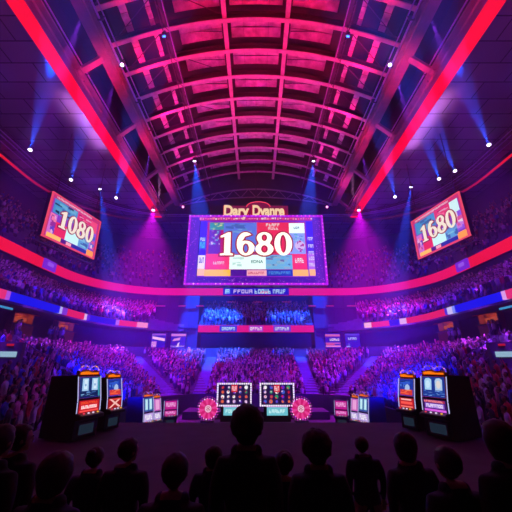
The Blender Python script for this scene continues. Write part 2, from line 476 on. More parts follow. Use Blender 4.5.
# ------------------------------------------------------------------ screens
BULB_MESH = {}
def bulbs(parent, pts, mats, pick):
    """single bulbs, copies of one small glass ball per colour"""
    for i, (p, r) in enumerate(pts):
        m = mats[pick(i)]
        if m.name not in BULB_MESH:
            b = MB(); b.ball((0, 0, 0), 1.0, m, 7, 5); o = b.build('bulb', smooth=True); BULB_MESH[m.name] = o.data; bpy.data.objects.remove(o)
        o = bpy.data.objects.new('bulb', BULB_MESH[m.name]); COL.objects.link(o); o.parent = parent; o.location = p; o.scale = (r, r, r)
class Panel:
    """flat face of a screen: u to the right, v up, lift out of the face"""
    def __init__(self, mb, M): self.b = mb; self.M = M
    def rect(self, u0, v0, u1, v1, m, lift=.02, th=.02):
        self.b.box(((u0 + u1) / 2, lift - th / 2, (v0 + v1) / 2), (abs(u1 - u0), th, abs(v1 - v0)), m, M=self.M)
    def poly(self, pts, m, lift=.02, th=.02): self.b.prism(pts, lift - th, lift, m, M=self.M, axis='y')
    def disc(self, u, v, r, m, lift=.02, n=20, ry=None): self.poly([(u + r * math.cos(2 * PI * i / n), v + (ry or r) * math.sin(2 * PI * i / n)) for i in range(n)], m, lift)
    def glyphs(self, u0, v0, u1, v1, m, n, seed=1, lift=.03):
        """rows of blurred, unreadable letter strokes as the photograph shows them"""
        rg = random.Random(seed); w = (u1 - u0) / n; h = v1 - v0
        for i in range(n):
            a = u0 + i * w; g = w * .78; s = max(w * .2, .004)
            self.rect(a, v0, a + s, v1, m, lift)
            k = rg.randrange(6)
            if k in (0, 1, 3, 5): self.rect(a, v1 - h * .24, a + g, v1, m, lift + .001)
            if k in (0, 2, 4): self.rect(a, v0, a + g, v0 + h * .24, m, lift + .001)
            if k in (1, 2, 3): self.rect(a, v0 + h * .4, a + g * .85, v0 + h * .6, m, lift + .001)
            if k in (0, 3, 4, 5): self.rect(a + g - s, v0, a + g, v1, m, lift)
    def speckle(self, u0, v0, u1, v1, cols, n, seed=1, lift=.025, size=.12):
        rg = random.Random(seed)
        for i in range(n):
            w = size * rg.uniform(.5, 2.2) * (u1 - u0); h = size * rg.uniform(.3, 1.1) * (v1 - v0)
            u = rg.uniform(u0 + w / 2, u1 - w / 2); v = rg.uniform(v0 + h / 2, v1 - h / 2); a = rg.uniform(-.25, .25) * h
            self.poly([(u - w / 2, v - h / 2 + a), (u + w / 2, v - h / 2 - a), (u + w / 2, v + h / 2), (u - w / 2, v + h / 2)], rg.choice(cols), lift + .0006 * i)
    def mesh(self, me, u, v, s, m, lift, sx=1.0):
        self.b.mesh(me, m, self.M @ Matrix.Translation((u, lift, v)) @ Matrix.Rotation(PI / 2, 4, 'X') @ Matrix.Diagonal((s * sx, s, 1, 1)))
# text meshes lie in xy facing +z; rotating by +90deg about X stands them up facing -y, so faces look along -y
FLIP = Matrix.Diagonal((1, -1, 1, 1))        # lift grows towards the viewer (-y) on screens that face -y

num_big = outline_mesh(number_polys('1680'), .02, 0)
num_big_edge = outline_mesh(number_polys('1680'), .02, .055)
num_alt = outline_mesh(number_polys('1080'), .02, 0)
num_alt_edge = outline_mesh(number_polys('1080'), .02, .055)

# ---- the main scoreboard
SY = 39.6
score = thing('scoreboard', 'big main scoreboard over the far stand showing the number 1680', 'scoreboard', (0, SY, 17.5))
b = MB(); b.box((0, .55, -.05), (19.6, .9, 10.5), M_black); b.build('housing', score)
for x in (-7, 0, 7):
    b = MB(); b.tube((x, .6, 5.2), (x, .6, 14.5), .06, .06, M_dsteel, 6); b.build('hanging_cable', score)
def A(x): return (x - 254) / 166 * 8.1
def Bv(y): return (262 - y) / 167 * 8.6 - 4.2
G = glow
b = MB(); P = Panel(b, FLIP @ Matrix.Translation((0, 0, 0)))
P.M = Matrix.Identity(4) @ FLIP
def rc(x0, y0, x1, y1, c, lift=.02, s=1.3): P.rect(A(x0), Bv(y1), A(x1), Bv(y0), G(c, s), lift)
rc(88, 95, 425, 262, '#7a18b8', .01)
rc(110, 100, 400, 242, '#b01878', .015)
rc(88, 97, 108, 200, '#4412e0'); rc(89, 146, 107, 182, '#3a58e8', .03); rc(88, 200, 108, 258, '#f0d8f4'); rc(88, 238, 108, 258, '#ffb890', .03)
P.glyphs(A(91), Bv(158), A(105), Bv(148), G('#f0e8ff'), 3, 3, .04); P.glyphs(A(91), Bv(178), A(105), Bv(162), G('#58d8f0'), 3, 4, .04)
P.glyphs(A(91), Bv(222), A(105), Bv(206), G('#3448c0'), 3, 5, .04)
rc(116, 101, 158, 124, '#3a8ca0'); P.speckle(A(117), Bv(123), A(157), Bv(102), [G('#d8d890'), G('#e8e8a0'), G('#70b8b0')], 14, 2, .03)
rc(116, 124, 150, 196, '#6a28b0'); P.speckle(A(117), Bv(170), A(150), Bv(125), [G('#70a8e8'), G('#a868e0'), G('#e8d8f8'), G('#8030b8')], 22, 5, .03)
rc(158, 101, 258, 196, '#5870d8'); P.speckle(A(158), Bv(135), A(256), Bv(101), [G('#5c90e0'), G('#4c68c8'), G('#7aa8ec')], 16, 7, .03, .2)
rc(256, 101, 352, 196, '#e02858'); P.glyphs(A(284), Bv(113), A(326), Bv(104), G('#fff0f0'), 5, 8, .03); P.glyphs(A(290), Bv(124), A(322), Bv(115), G('#ffd8e0'), 4, 9, .03)
rc(352, 103, 398, 134, '#eafcf8'); P.glyphs(A(366), Bv(121), A(384), Bv(114), G('#186868'), 3, 10, .03)
rc(352, 134, 398, 196, '#8898e8'); P.speckle(A(353), Bv(160), A(397), Bv(135), [G('#58b0d8'), G('#3888d0'), G('#a0c8f0')], 12, 11, .03, .2)
P.disc(A(382), Bv(172), .72, G('#e8c8f4'), .06); P.speckle(A(370), Bv(192), A(396), Bv(152), [G('#d02878'), G('#b030b0'), G('#f0d8ff')], 14, 12, .065, .16)
rc(403, 97, 424, 150, '#4410ea'); rc(403, 150, 424, 195, '#5020d8'); rc(403, 195, 424, 240, '#b060e0'); rc(405, 240, 426, 258, '#ffb070')
for k, yy in enumerate((146, 168, 188, 204, 222)): P.glyphs(A(406), Bv(yy + 10), A(422), Bv(yy), G('#f0e0ff'), 3, 20 + k, .03)
rc(110, 196, 178, 240, '#f03878'); P.glyphs(A(132), Bv(226), A(164), Bv(218), G('#ffe8f0'), 6, 13, .03)
rc(178, 199, 282, 240, '#e4fcf6'); P.speckle(A(182), Bv(236), A(230), Bv(204), [G('#d0f4ec'), G('#c8ece8')], 6, 14, .025, .25)
rc(282, 199, 358, 240, '#68a8d8'); P.speckle(A(283), Bv(239), A(357), Bv(200), [G('#88c8e8'), G('#5080c0'), G('#9ab8e0'), G('#7870c0')], 26, 15, .03, .13)
rc(358, 196, 400, 240, '#f02858'); P.glyphs(A(366), Bv(222), A(392), Bv(208), G('#fff0f0'), 4, 16, .03)
rc(108, 241, 182, 259, '#ffb83c'); rc(182, 241, 230, 259, '#481090'); rc(228, 243, 284, 258, '#f0a8b8', .03)
P.glyphs(A(232), Bv(254), A(278), Bv(247), G('#d02060'), 8, 17, .04)
rc(284, 241, 358, 259, '#1c30b0'); P.glyphs(A(290), Bv(254), A(352), Bv(246), G('#58a0f0'), 9, 18, .03); rc(358, 241, 402, 259, '#ffb050')
me = text_mesh('EDNA', .62, .01, .012); P.mesh(me, A(257), Bv(219), 1.0, G('#187078'), .06)
disp = b.build('display', score, fix=False)
b = MB(); P2 = Panel(b, Matrix.Identity(4))
b.mesh(num_big_edge, G('#b01048'), Matrix.Translation((A(251), -.12, Bv(201))) @ Matrix.Rotation(PI / 2, 4, 'X') @ Matrix.Diagonal((3.82, 3.5, 1, 1)))
b.mesh(num_big, G('#fff2dc', 1.6), Matrix.Translation((A(251), -.17, Bv(201))) @ Matrix.Rotation(PI / 2, 4, 'X') @ Matrix.Diagonal((3.82, 3.5, 1, 1)))
o = b.build('numerals', disp, fix=False); o['label'] = 'cream numerals 1680 with a crimson outline'
# bulb border
b = MB(); mb_ = M_dsteel
for (u0, v0, u1, v1) in ((-9.8, 4.95, 9.8, 5.2), (-9.8, -5.3, 9.8, -5.05), (-9.8, -5.3, -9.55, 5.2), (9.55, -5.3, 9.8, 5.2)):
    b.box(((u0 + u1) / 2, -.05, (v0 + v1) / 2), (u1 - u0, .3, v1 - v0), G('#b414e0', 1.2))
border = b.build('bulb_border', score)
rg = random.Random(5)
bm_ = [G('#ff70e8', 1.0), G('#ffb0ff', 1.5), G('#e040e8', 2.2), G('#c040ff', 1.5)]
bp = [(( -9.67 + 19.34 * k / 32, -.22, v), .09 * rg.uniform(.7, 1.25)) for k in range(33) for v in (5.08, -5.17)] + [((u, -.22, -5.17 + 10.25 * k / 17), .09 * rg.uniform(.7, 1.25)) for k in range(1, 17) for u in (-9.67, 9.67)]
bulbs(border, bp, bm_, lambda i: rg.randrange(4))
b = MB()
for (u0, v0, u1, v1, c) in ((-9.5, -5.0, -8.2, 4.9, '#5c10b4'), (8.2, -5.0, 9.5, 4.9, '#5c10b4'), (-8.2, -5.0, 8.2, -4.25, '#4a0ca4'), (-8.2, 4.4, 8.2, 4.9, '#b01888')):
    b.box(((u0 + u1) / 2, -.02, (v0 + v1) / 2), (u1 - u0, .2, v1 - v0), G(c, 1.15))
for k in range(240):
    s_ = rg.random()
    if s_ < .35: u, v = rg.uniform(-9.3, -8.4), rg.uniform(-4.8, 4.7)
    elif s_ < .7: u, v = rg.uniform(8.4, 9.3), rg.uniform(-4.8, 4.7)
    else: u, v = rg.uniform(-8.2, 8.2), rg.uniform(-4.9, -4.4)
    b.ball((u, -.14, v), rg.uniform(.03, .07), G(rg.choice(['#c060ff', '#9040e0', '#e060e0']), 1), 5, 4)
for k in range(44):
    u = -8.1 + 16.2 * k / 43
    b.box((u, -.16, 4.65 + rg.uniform(-.05, .05)), (rg.uniform(.15, .36), .06, rg.uniform(.12, .34)), G(rg.choice(['#ff90b0', '#ffc0d0', '#ff5090', '#ffe0e8']), 1))
b.build('light_surround', score)
# header sign above
b = MB(); b.box((0, .25, 6.1), (9.6, .3, 1.7), G('#8c1050', .8))
b.prism([(1.6 * math.cos(PI * k / 10) + .35, 6.8 + .75 * math.sin(PI * k / 10)) for k in range(11)], .1, .4, G('#8c1050', .8), axis='y')
head = b.build('header_sign', score)
b = MB()
t1 = text_mesh('Dary', 2.45, .06, .085, 0, .95); t2 = text_mesh('Dvanre', 2.45, .06, .085, 0, .95)
for me, u, sx in ((t1, -2.9, .78), (t2, 1.75, .68)):
    for dy, m, ds in ((-.02, G('#d01838', 1), 1.06), (-.1, G('#ffdcae', 1.05), 1.0)):
        b.mesh(me, m, Matrix.Translation((u * 1.03, dy, 5.9)) @ Matrix.Rotation(PI / 2, 4, 'X') @ Matrix.Diagonal((sx * ds, ds, 1, 1)))
o = b.build('lettering', head, fix=False); o['label'] = 'glowing cream lettering with red edge'
b = MB()
for sgn in (-1, 1): b.poly_tube([(.35 + 1.75 * math.cos(PI * k / 12), -.0, 6.72 + .85 * math.sin(PI * k / 12)) for k in range(13)], .07, G('#ff4868', 1.2), 6)
for k in range(30): b.ball((-4.6 + 9.2 * k / 29, -.05, 5.28 + .06 * math.sin(k * 1.3)), .09, G(rg.choice(['#ff8098', '#ffd0b0', '#ff4070']), 1.2), 6, 4)
b.build('neon_trim', head)

# ---- the two hanging side screens
def side_screen(s, label, nm, nme):
    p0 = Vector((s * 18.7, 24.0, 0)); p1 = Vector((s * 17.4, 30.2, 0))
    c = (p0 + p1) / 2; W = (p1 - p0).length; H = 4.35; zc = 14.83
    a = math.atan2(p1.y - p0.y, p1.x - p0.x)
    # local x runs to the viewer's right, local -y is the shown face
    rz = a if s < 0 else a + PI
    t = thing('side_screen', label, 'screen', (c.x, c.y, zc), (0, 0, rz), 'hanging side screens')
    b = MB(); b.box((0, .3, 0), (W, .5, H), M_black); b.build('housing', t)
    for x in (-W / 2 + .6, W / 2 - .6):
        b = MB(); b.tube((x, .3, H / 2), (x, .3, 24.3 - zc), .04, .04, M_dsteel, 6); b.build('hanging_cable', t)
    b = MB(); b.box((0, .4, -H / 2 - .5), (W + .6, .3, .12), M_dsteel); b.tube((-W / 2, .4, -H / 2 - .5), (-W / 2, .4, -H / 2), .04, .04, M_dsteel); b.tube((W / 2, .4, -H / 2 - .5), (W / 2, .4, -H / 2), .04, .04, M_dsteel)
    b.build('service_rail', t)
    b = MB(); P = Panel(b, FLIP)
    def r(x0, y0, x1, y1, c, l=.03): P.rect((x0 - .5) * W, (y0 - .5) * H, (x1 - .5) * W, (y1 - .5) * H, G(c, 1.25), l)
    def sp(x0, y0, x1, y1, cs, n, sd, l=.045, z=.2): P.speckle((x0 - .5) * W, (y0 - .5) * H, (x1 - .5) * W, (y1 - .5) * H, [G(q) for q in cs], n, sd, l, z)
    r(0, 0, 1, 1, '#c02c6c', .02)
    r(.04, .06, .96, .9, '#8038b8')
    r(.06, .58, .5, .9, '#4088c0', .035); sp(.06, .6, .5, .9, ['#58a8d0', '#3868a8', '#183058', '#70b8d8'], 14, 31 + s)
    r(.5, .6, .8, .9, '#d83068', .035); sp(.5, .62, .8, .88, ['#ff7090', '#f0a0b8', '#c02058'], 10, 41 + s)
    r(.8, .62, .95, .9, '#c8e8ec', .035) if s > 0 else r(.8, .62, .95, .9, '#e84878', .035)
    r(.04, .06, .16, .56, '#c868c8', .036); sp(.04, .1, .16, .56, ['#f0b8e8', '#a030a0', '#6840d0', '#ff80b0'], 14, 51 + s, .05, .3)
    r(.84, .2, .96, .62, '#8850d8', .036); sp(.84, .2, .96, .62, ['#3868d8', '#e858a0', '#d080e8', '#f8d8f0'], 14, 61 + s, .05, .3)
    r(.16, .12, .36, .42, '#e02858', .036); r(.36, .12, .62, .42, '#c4f0ec', .036); r(.62, .12, .84, .42, '#5898d0', .036)
    sp(.62, .12, .84, .42, ['#88c8e8', '#4068b8'], 8, 71 + s, .05, .25)
    r(.05, .03, .3, .12, '#ffb860', .04); r(.3, .03, .52, .11, '#501878', .04); r(.4, .03, .5, .1, '#f0a0b0', .045); r(.52, .03, .82, .11, '#1c2c98', .04); r(.82, .02, .97, .16, '#ff9850', .04)
    P.glyphs(-.42 * W, .43 * H, .3 * W, .47 * H, G('#ffc8d0'), 22, 5, .04)
    d = b.build('display', t, fix=False)
    b = MB(); hh = 1.75; sx = 1.62
    for me, m, dy in ((nme, G('#a01848'), -.14), (nm, G('#fff0d8', 1.05), -.19)):
        b.mesh(me, m, Matrix.Translation((.02 * W, dy, -.22 * H + .15)) @ Matrix.Rotation(PI / 2, 4, 'X') @ Matrix.Diagonal((sx, hh, 1, 1)))
    b.build('numerals', d, fix=False)
    b = MB()
    for (x, z, w, h) in ((0, H / 2, W + .16, .1), (0, -H / 2, W + .16, .1), (-W / 2, 0, .1, H), (W / 2, 0, .1, H)): b.box((x, -.02, z), (w, .16, h), G('#ff5070', .9))
    b.build('lit_edge', t)
side_screen(-1, 'tilted-looking square screen hanging over the left upper stand, numerals on red and blue', num_alt, num_alt_edge)
side_screen(1, 'square screen hanging over the right upper stand, numerals on red and blue', num_big, num_big_edge)

# ---- LED ribbon boards along the fascias
def resample(pts, step):
    out = [Vector(pts[0])]
    for p, q in zip(pts, pts[1:]):
        p = Vector(p); q = Vector(q); n = max(1, int((q - p).length / step))
        for k in range(1, n + 1): out.append(p.lerp(q, k / n))
    return out
M_up = led_ramp('upper_ribbon_led', 1, 10, 42.2, [(0, '#ff1408'), (.45, '#f8142c'), (.8, '#f01460'), (1, '#e6148c')], 1.0)
t = thing('ribbon_board', 'continuous red to pink LED ribbon board round the upper stand', 'ribbon board', (0, 42, 11.85))
b = MB(); pts = ring(21.85, 42.15, 10.0); off = Vector((0, 42, 11.85))
def band(pts, z0, z1, th, m):
    rows = []
    outer = ring_off(pts, th)
    rows = [[(p[0], p[1], z0) for p in pts], [(p[0], p[1], z1) for p in pts], [(p[0], p[1], z1) for p in outer], [(p[0], p[1], z0) for p in outer], [(p[0], p[1], z0) for p in pts]]
    return rows
def ring_off(pts, d):
    out = []
    for i, p in enumerate(pts):
        a = Vector(pts[max(0, i - 1)]); c = Vector(pts[min(len(pts) - 1, i + 1)]); tdir = (c - a).normalized()
        out.append((p[0] - tdir.y * d, p[1] + tdir.x * d))
    return out
b.loft([[Vector(q) - off for q in r] for r in band(pts, 11.4, 12.38, .25, M_up)], M_up)
# the colour ramp reads object coordinates: shift them to the board's own origin
for n in M_up.node_tree.nodes:
    if n.type == 'MAP_RANGE': n.inputs['From Min'].default_value = 10 - 42; n.inputs['From Max'].default_value = .2
b.build('led_band', t)
b = MB(); b.box((0, .08 - .02, .04), (9.4, .25, 1.0), G('#2414c8'))
P = Panel(b, FLIP); P.glyphs(-4.4, -.32, -3.6, .34, G('#a8d8ff'), 1, 1, .12); P.rect(-4.4, -.3, -3.7, .3, G('#70a8f8'), .1)
P.glyphs(-3.2, -.28, -.4, .28, G('#d8c0ff'), 5, 22, .12); P.glyphs(-.2, -.32, 2.2, .32, G('#c0e8ff'), 5, 23, .12)
P.rect(.6, -.3, 1.7, .0, G('#f040a0'), .115); P.glyphs(2.4, -.3, 4.3, .3, G('#b8d8ff'), 4, 24, .12)
o = b.build('advert_panel', t); o['label'] = 'blue advert panel with pale blurred letters'
for s in (-1, 1):
    b = MB(); b.box((s * 21.78 - off.x, 30.1 - off.y, .04), (.2, 1.9, 1.0), G('#7a28d8')); b.box((s * 21.66, 30.1 - off.y, .1), (.06, .9, .4), G('#9a58f0'))
    b.build('advert_panel', t)

def lower_ribbon(s, cols):
    side = 'left' if s < 0 else 'right'
    t = thing('ribbon_board', '%s LED ribbon board in blue, red and white below the middle stand' % side, 'ribbon board', (s * 16.9, 24, 6.45), group='lower ribbon boards')
    off = Vector((s * 16.9, 24, 6.45))
    pts = [Vector((p[0], p[1])) for p in resample(ring(16.95, 38.9, 10.0), .35) if p[0] * s > 12.9]
    if s > 0: pts = pts[::-1]
    segs = {}
    for p, q in zip(pts, pts[1:]):
        u = project(((p.x + q.x) / 2, (p.y + q.y) / 2, 6.45))[0] if (p.y > 2) else -999
        if s > 0: u = 512 - u
        c = cols[-1][1]
        for lim, cc in cols:
            if u < lim: c = cc; break
        segs.setdefault(c, []).append((p, q))
    b = MB()
    for c, ps in segs.items():
        for p, q in ps:
            d = (q - p).normalized(); nrm = Vector((-d.y, d.x)) * (1 if s < 0 else -1) * .2
            z0, z1 = 6.2, 6.78
            v = [(p.x, p.y, z0), (q.x, q.y, z0), (q.x, q.y, z1), (p.x, p.y, z1)]
            v += [(x + nrm.x, y + nrm.y, z) for x, y, z in v]
            b.add([Vector(w) - off for w in v], [(0, 1, 2, 3), (4, 7, 6, 5), (0, 4, 5, 1), (3, 2, 6, 7)], G(c))
    b.build('led_band', t)
lower_ribbon(-1, [(4, '#e83078'), (8, '#f0b0e8'), (11, '#b050e0'), (60, '#1418f0'), (63.5, '#b8b0ff'), (67, '#8038d8'), (84, '#e82060'), (87, '#e8b8f0'), (91, '#6028e0'), (116, '#2418e0'), (121, '#b868e8'), (138, '#f02868'), (146, '#ff90c8')])
lower_ribbon(1, [(8, '#e83078'), (12, '#e0a0f0'), (56, '#1418f0'), (59, '#8090ff'), (65, '#d0c0ff'), (68, '#5030d8'), (106, '#e82060'), (113, '#e8b0f0'), (122, '#2418e0'), (139, '#f02878'), (146, '#ffb8e0')])
t = thing('ribbon_board', 'short pink LED ribbon board in the middle of the far stand', 'ribbon board', (0, 38.75, 6.3), group='lower ribbon boards')
b = MB(); b.box((0, .05, 0), (14.6, .25, .82), G('#e81890')); b.build('led_band', t)
b = MB(); P = Panel(b, FLIP)
P.rect(-4.6, -.38, -2.4, .38, G('#4838e8'), .1); P.rect(-.9, -.38, .9, .38, G('#b838d8'), .1); P.rect(2.2, -.38, 4.4, .38, G('#8038e0'), .1)
P.glyphs(-4.3, -.2, -2.6, .2, G('#c8e8ff'), 6, 31, .12); P.glyphs(-.75, -.2, .8, .2, G('#ffe0f8'), 5, 32, .12); P.glyphs(2.4, -.2, 4.2, .2, G('#d8e0ff'), 6, 33, .12)
b.build('advert_panel', t)

# ---- four small monitors on the dark blocks
def monitor(u, w, label, art, seed):
    p = at(u, 340.5, Y=38.8)
    t = thing('wall_monitor', label, 'monitor', tuple(p), group='monitors on the dark end blocks')
    H = 1.72
    b = MB(); b.box((0, .08, 0), (w + .12, .16, H + .12), M_black); b.build('housing', t)
    b = MB(); P = Panel(b, FLIP @ Matrix.Translation((0, 0, 0)))
    P.rect(-w / 2, -H / 2, w / 2, H / 2, G('#2a14c0'), .02)
    art(P, w, H); b.build('display', t, fix=False)
def art1(P, w, H):
    P.rect(-w / 2, H * .36, w / 2, H * .48, G('#9858d0'), .03); P.poly([(-w * .45, H * .12), (w * .45, -H * .05), (w * .45, H * .14), (-w * .45, H * .3)], G('#ffc8f0'), .035)
    P.rect(-w * .48, -H * .48, -w * .12, -H * .05, G('#b868d8'), .03); P.glyphs(-w * .46, -H * .42, -w * .14, -H * .1, G('#f0b0e8'), 3, 3, .04)
def art2(P, w, H):
    P.rect(-w / 2, H * .3, w / 2, H * .47, G('#d880e0'), .03); P.poly([(-w * .4, -H * .05), (w * .1, H * .02), (w * .15, H * .22), (-w * .3, H * .12)], G('#e090e0'), .035)
    P.rect(w * .1, -H * .35, w * .48, H * .25, G('#3a20e0'), .03); P.poly([(-w * .1, -H * .45), (w * .05, -H * .45), (w * .1, -H * .1), (-w * .02, -H * .2)], G('#f0d0ff'), .04); P.glyphs(-w * .48, -H * .46, w * .48, -H * .36, G('#c8a0f0'), 7, 4, .04)
def art3(P, w, H):
    for v, c in ((.38, '#e070b8'), (.3, '#a040a8'), (-.2, '#c058b0'), (-.4, '#f088d0')): P.rect(-w / 2, H * v - .09, w / 2, H * v + .09, G(c), .03)
    P.glyphs(-w * .2, -H * .02, w * .46, H * .14, G('#ffe0f4'), 5, 6, .04); P.rect(-w * .45, -H * .32, w * .1, -H * .22, G('#e04890'), .035)
def art4(P, w, H):
    P.rect(-w / 2, H * .36, w / 2, H * .46, G('#5048d8'), .03); P.glyphs(-w * .3, H * .05, w * .3, H * .22, G('#c0d0ff'), 4, 7, .04); P.rect(-w * .46, -H * .46, -w * .2, -H * .38, G('#a0b0ff'), .03); P.rect(-w * .3, -H * .4, -w * .24, -H * .2, G('#6878f0'), .03)
monitor(158.5, 1.75, 'small monitor with a pale slanted band, farther from the main scoreboard on its left', art1, 1)
monitor(178.3, 1.85, 'small monitor with a pink top bar, nearer the main scoreboard on its left', art2, 2)
monitor(332.8, 1.85, 'small monitor with pink stripes, nearer the main scoreboard on its right', art3, 3)
monitor(352.6, 1.85, 'small mostly blue monitor, farther from the main scoreboard on its right', art4, 4)

# small pink signs under the upper fascia
for k, (u, w) in enumerate(((160, 1.4), (182, 1.0), (200, 1.0), (231, 1.3), (258, 1.3), (287, 1.3), (312, 1.0), (330, 1.0), (352, 1.4))):
    p = at(u, 302 if abs(u - 256) < 52 else 306, Y=42.4 if abs(u - 256) < 52 else 38.9)
    b = MB(); b.box((0, 0, 0), (w, .1, .2), M_dsteel); b.box((0, -.06, 0), (w * .94, .04, .14), G('#c02888', .8))
    names = ['outermost on the left', 'second from the left end', 'third from the left end', 'just left of the middle one', 'in the middle of the row', 'just right of the middle one', 'third from the right end', 'second from the right end', 'outermost on the right']
    o = b.build('exit_light', loc=tuple(p)); tag(o, 'dim pink sign light under the upper ribbon board, ' + names[k], 'sign light', 'pink sign lights')

# ------------------------------------------------------------------ stage lights
def aim(o, d): o.rotation_euler = Vector(d).to_track_quat('-Z', 'Y').to_euler()
def fixture(pos, d, lens, col, power, cone, label, group, size=.32, blend=.35, rod=0.0):
    d = Vector(d).normalized()
    t = thing('spotlight', label, 'spotlight', tuple(pos), (0, 0, 0), group)
    q = d.to_track_quat('Z', 'Y').to_matrix().to_4x4()
    b = MB(); b.lathe([(size * .55, -size * 1.5), (size * .7, -size * 1.2), (size * .75, -size * .4), (size, -.02), (size, .03), (size * .8, .03)], M_dsteel, 14, q); b.build('lamp_housing', t, smooth=False)
    b = MB(); b.lathe([(.02, .02), (size * .8, .03), (size * .62, size * .22), (size * .2, size * .34)], G(lens, 5.0), 14, q); b.build('lens', t)
    side = d.cross(Vector((0, 0, 1)))
    side = side.normalized() if side.length > .05 else Vector((1, 0, 0))
    back = -d * size * .8
    b = MB()
    vz = -1 if d.z > .5 else 1          # lamps that shine up stand on their bracket, the others hang from it
    top = Vector((0, 0, vz * (size * 1.7 + .1)))
    for sg in (-1, 1): b.beam(back + side * sg * size, top + side * sg * size * .8, .05, .05, M_dsteel)
    b.beam(top - side * size * .85, top + side * size * .85, .06, .06, M_dsteel)
    b.tube(top, top + Vector((0, 0, vz * (.25 + rod))), .05, .05, M_dsteel, 8)
    b.build('yoke', t)
    L = bpy.data.lights.new('beam', 'SPOT'); L.energy = power; L.color = col; L.spot_size = R(cone); L.spot_blend = blend; L.shadow_soft_size = .08
    lo = bpy.data.objects.new('beam', L); COL.objects.link(lo); lo.parent = t; lo.location = d * (size * .9); aim(lo, d)
    return t
def added_flood(pos, target, col, power, cone, blend=.8, r=.3):
    L = bpy.data.lights.new('added_flood', 'SPOT'); L.energy = power; L.color = col; L.spot_size = R(cone); L.spot_blend = blend; L.shadow_soft_size = r
    o = bpy.data.objects.new('added_flood', L); COL.objects.link(o); o.location = pos; aim(o, Vector(target) - Vector(pos)); return o
def area(pos, target, col, power, sx, sy, spread=110):
    L = bpy.data.lights.new('wash', 'AREA'); L.shape = 'RECTANGLE'; L.size = sx; L.size_y = sy; L.energy = power; L.color = col; L.spread = R(spread)
    o = bpy.data.objects.new('wash', L); COL.objects.link(o); o.location = pos; aim(o, Vector(target) - Vector(pos)); return o

BLUE = (.004, .07, 1.0); VIOLET = (.30, .03, 1.0); MAG = (1.0, .02, .55); PINKW = (1.0, .35, .85)
ZR = 23.35
def on_ring(u, v): return at(u, v, Z=ZR)
up_beams = [((30, 150), (44, 95), 'blue spotlight on the curved truss, farthest left, beam up the ceiling'),
            ((71, 180), (82, 135), 'blue spotlight on the curved truss, second from the left, beam up the ceiling'),
            ((116, 198), (124, 165), 'blue spotlight on the curved truss, close left of the red girder, beam upward'),
            ((489, 145), (468, 95), 'blue spotlight on the curved truss, farthest right, beam up the ceiling'),
            ((455, 171), (436, 130), 'blue spotlight on the curved truss, second from the right, beam up the ceiling'),
            ((439, 179), (428, 146), 'blue spotlight on the curved truss, third from the right, beam upward'),
            ((395, 197), (388, 165), 'blue spotlight on the curved truss, close right of the red girder, beam upward')]
for (u, v), (u2, v2), lab in up_beams:
    p = on_ring(u, v); q = at(u2, v2, Z=ZR); q = p + (q - p).normalized() * 9.0; q.z = 23.5
    fixture(p, q - p, '#e8d8ff', BLUE, 430000, 9.5, lab, 'truss spotlights', size=.24)
for (u, v), (u2, v2), lab in (((100, 189), (107, 240), 'blue spotlight on the curved left truss whose beam points down'), ((411, 187), (403, 240), 'blue spotlight on the curved right truss whose beam points down')):
    p = on_ring(u, v); q = at(u2, v2, Y=p.y + .5)
    fixture(p, q - p, '#d8d0ff', BLUE, 330000, 13, lab, 'truss spotlights', size=.24)
for s, u in ((-1, 194.5), (1, 313.5)):
    p = at(u, 161, X=s * 8.1); side = 'left' if s < 0 else 'right'
    fixture(p, (-s * .14 * -1 * 0 + s * -.12, .28, -1), '#f0e8ff', (.006, .08, 1.0), 430000, 24, 'bright blue spotlight hung from the %s vault truss, beam straight down' % side, 'vault spotlights', size=.28, rod=vault_z(8.1) - .4 - p.z - .8)
for s in (-1, 1):
    side = 'left' if s < 0 else 'right'
    p = Vector((s * 13.9, 37.6, 23.6))
    fixture(p, (s * .07, .02, 1), '#ffe0ff', (1.0, .30, .95), 420000, 8, 'white-pink spotlight at the far end of the %s girder, beam upward' % side, 'girder end spotlights', size=.34)
    p = Vector((s * 14.9, 38.6, 23.1))
    fixture(p, (-s * .12, -.26, -1), '#ffb0f0', (.85, .004, 1.0), 105000, 54, 'magenta spotlight at the far end of the %s girder, pouring downward' % side, 'girder end spotlights', size=.3, blend=1.0)
    p = at(183 if s < 0 else 327, 207, Y=40.4)
    fixture(p, (0, -1, -.35), '#ff80d0', (1, .1, .5), 1500, 30, 'small pink spotlight beside the header sign, on its %s' % side, 'small pink spotlights', size=.2)
    for k, (pos, pw, lab) in enumerate((((13.95, 16.0, 28.2), 150000, 'violet spotlight inside the %s girder, nearest the viewer'), ((13.95, 21.9, 28.2), 170000, 'violet spotlight in the middle of the %s girder'), ((13.95, 32.5, 28.4), 200000, 'violet spotlight inside the %s girder, farthest from the viewer'))):
        fixture((s * pos[0], pos[1], pos[2]), (s * .35, .25, -4.2), '#b090ff', VIOLET, pw, 11, lab % side, 'girder spotlights', size=.26)
    fixture((s * 12.1, 19.6, 27.5), (-s * .2, -1, -.75), '#e8d8ff', (.5, .2, 1.0), 5000, 40, 'white-violet spotlight on the %s vault edge pipes' % side, 'vault edge spotlights', size=.2)
    p = at(164 if s < 0 else 348, 36, X=s * 8.1)
    fixture(p, (-s * .3, .5, -1), '#3080ff', BLUE, 3000, 14, 'small blue spotlight up on the %s vault truss' % side, 'small vault spotlights', size=.2)

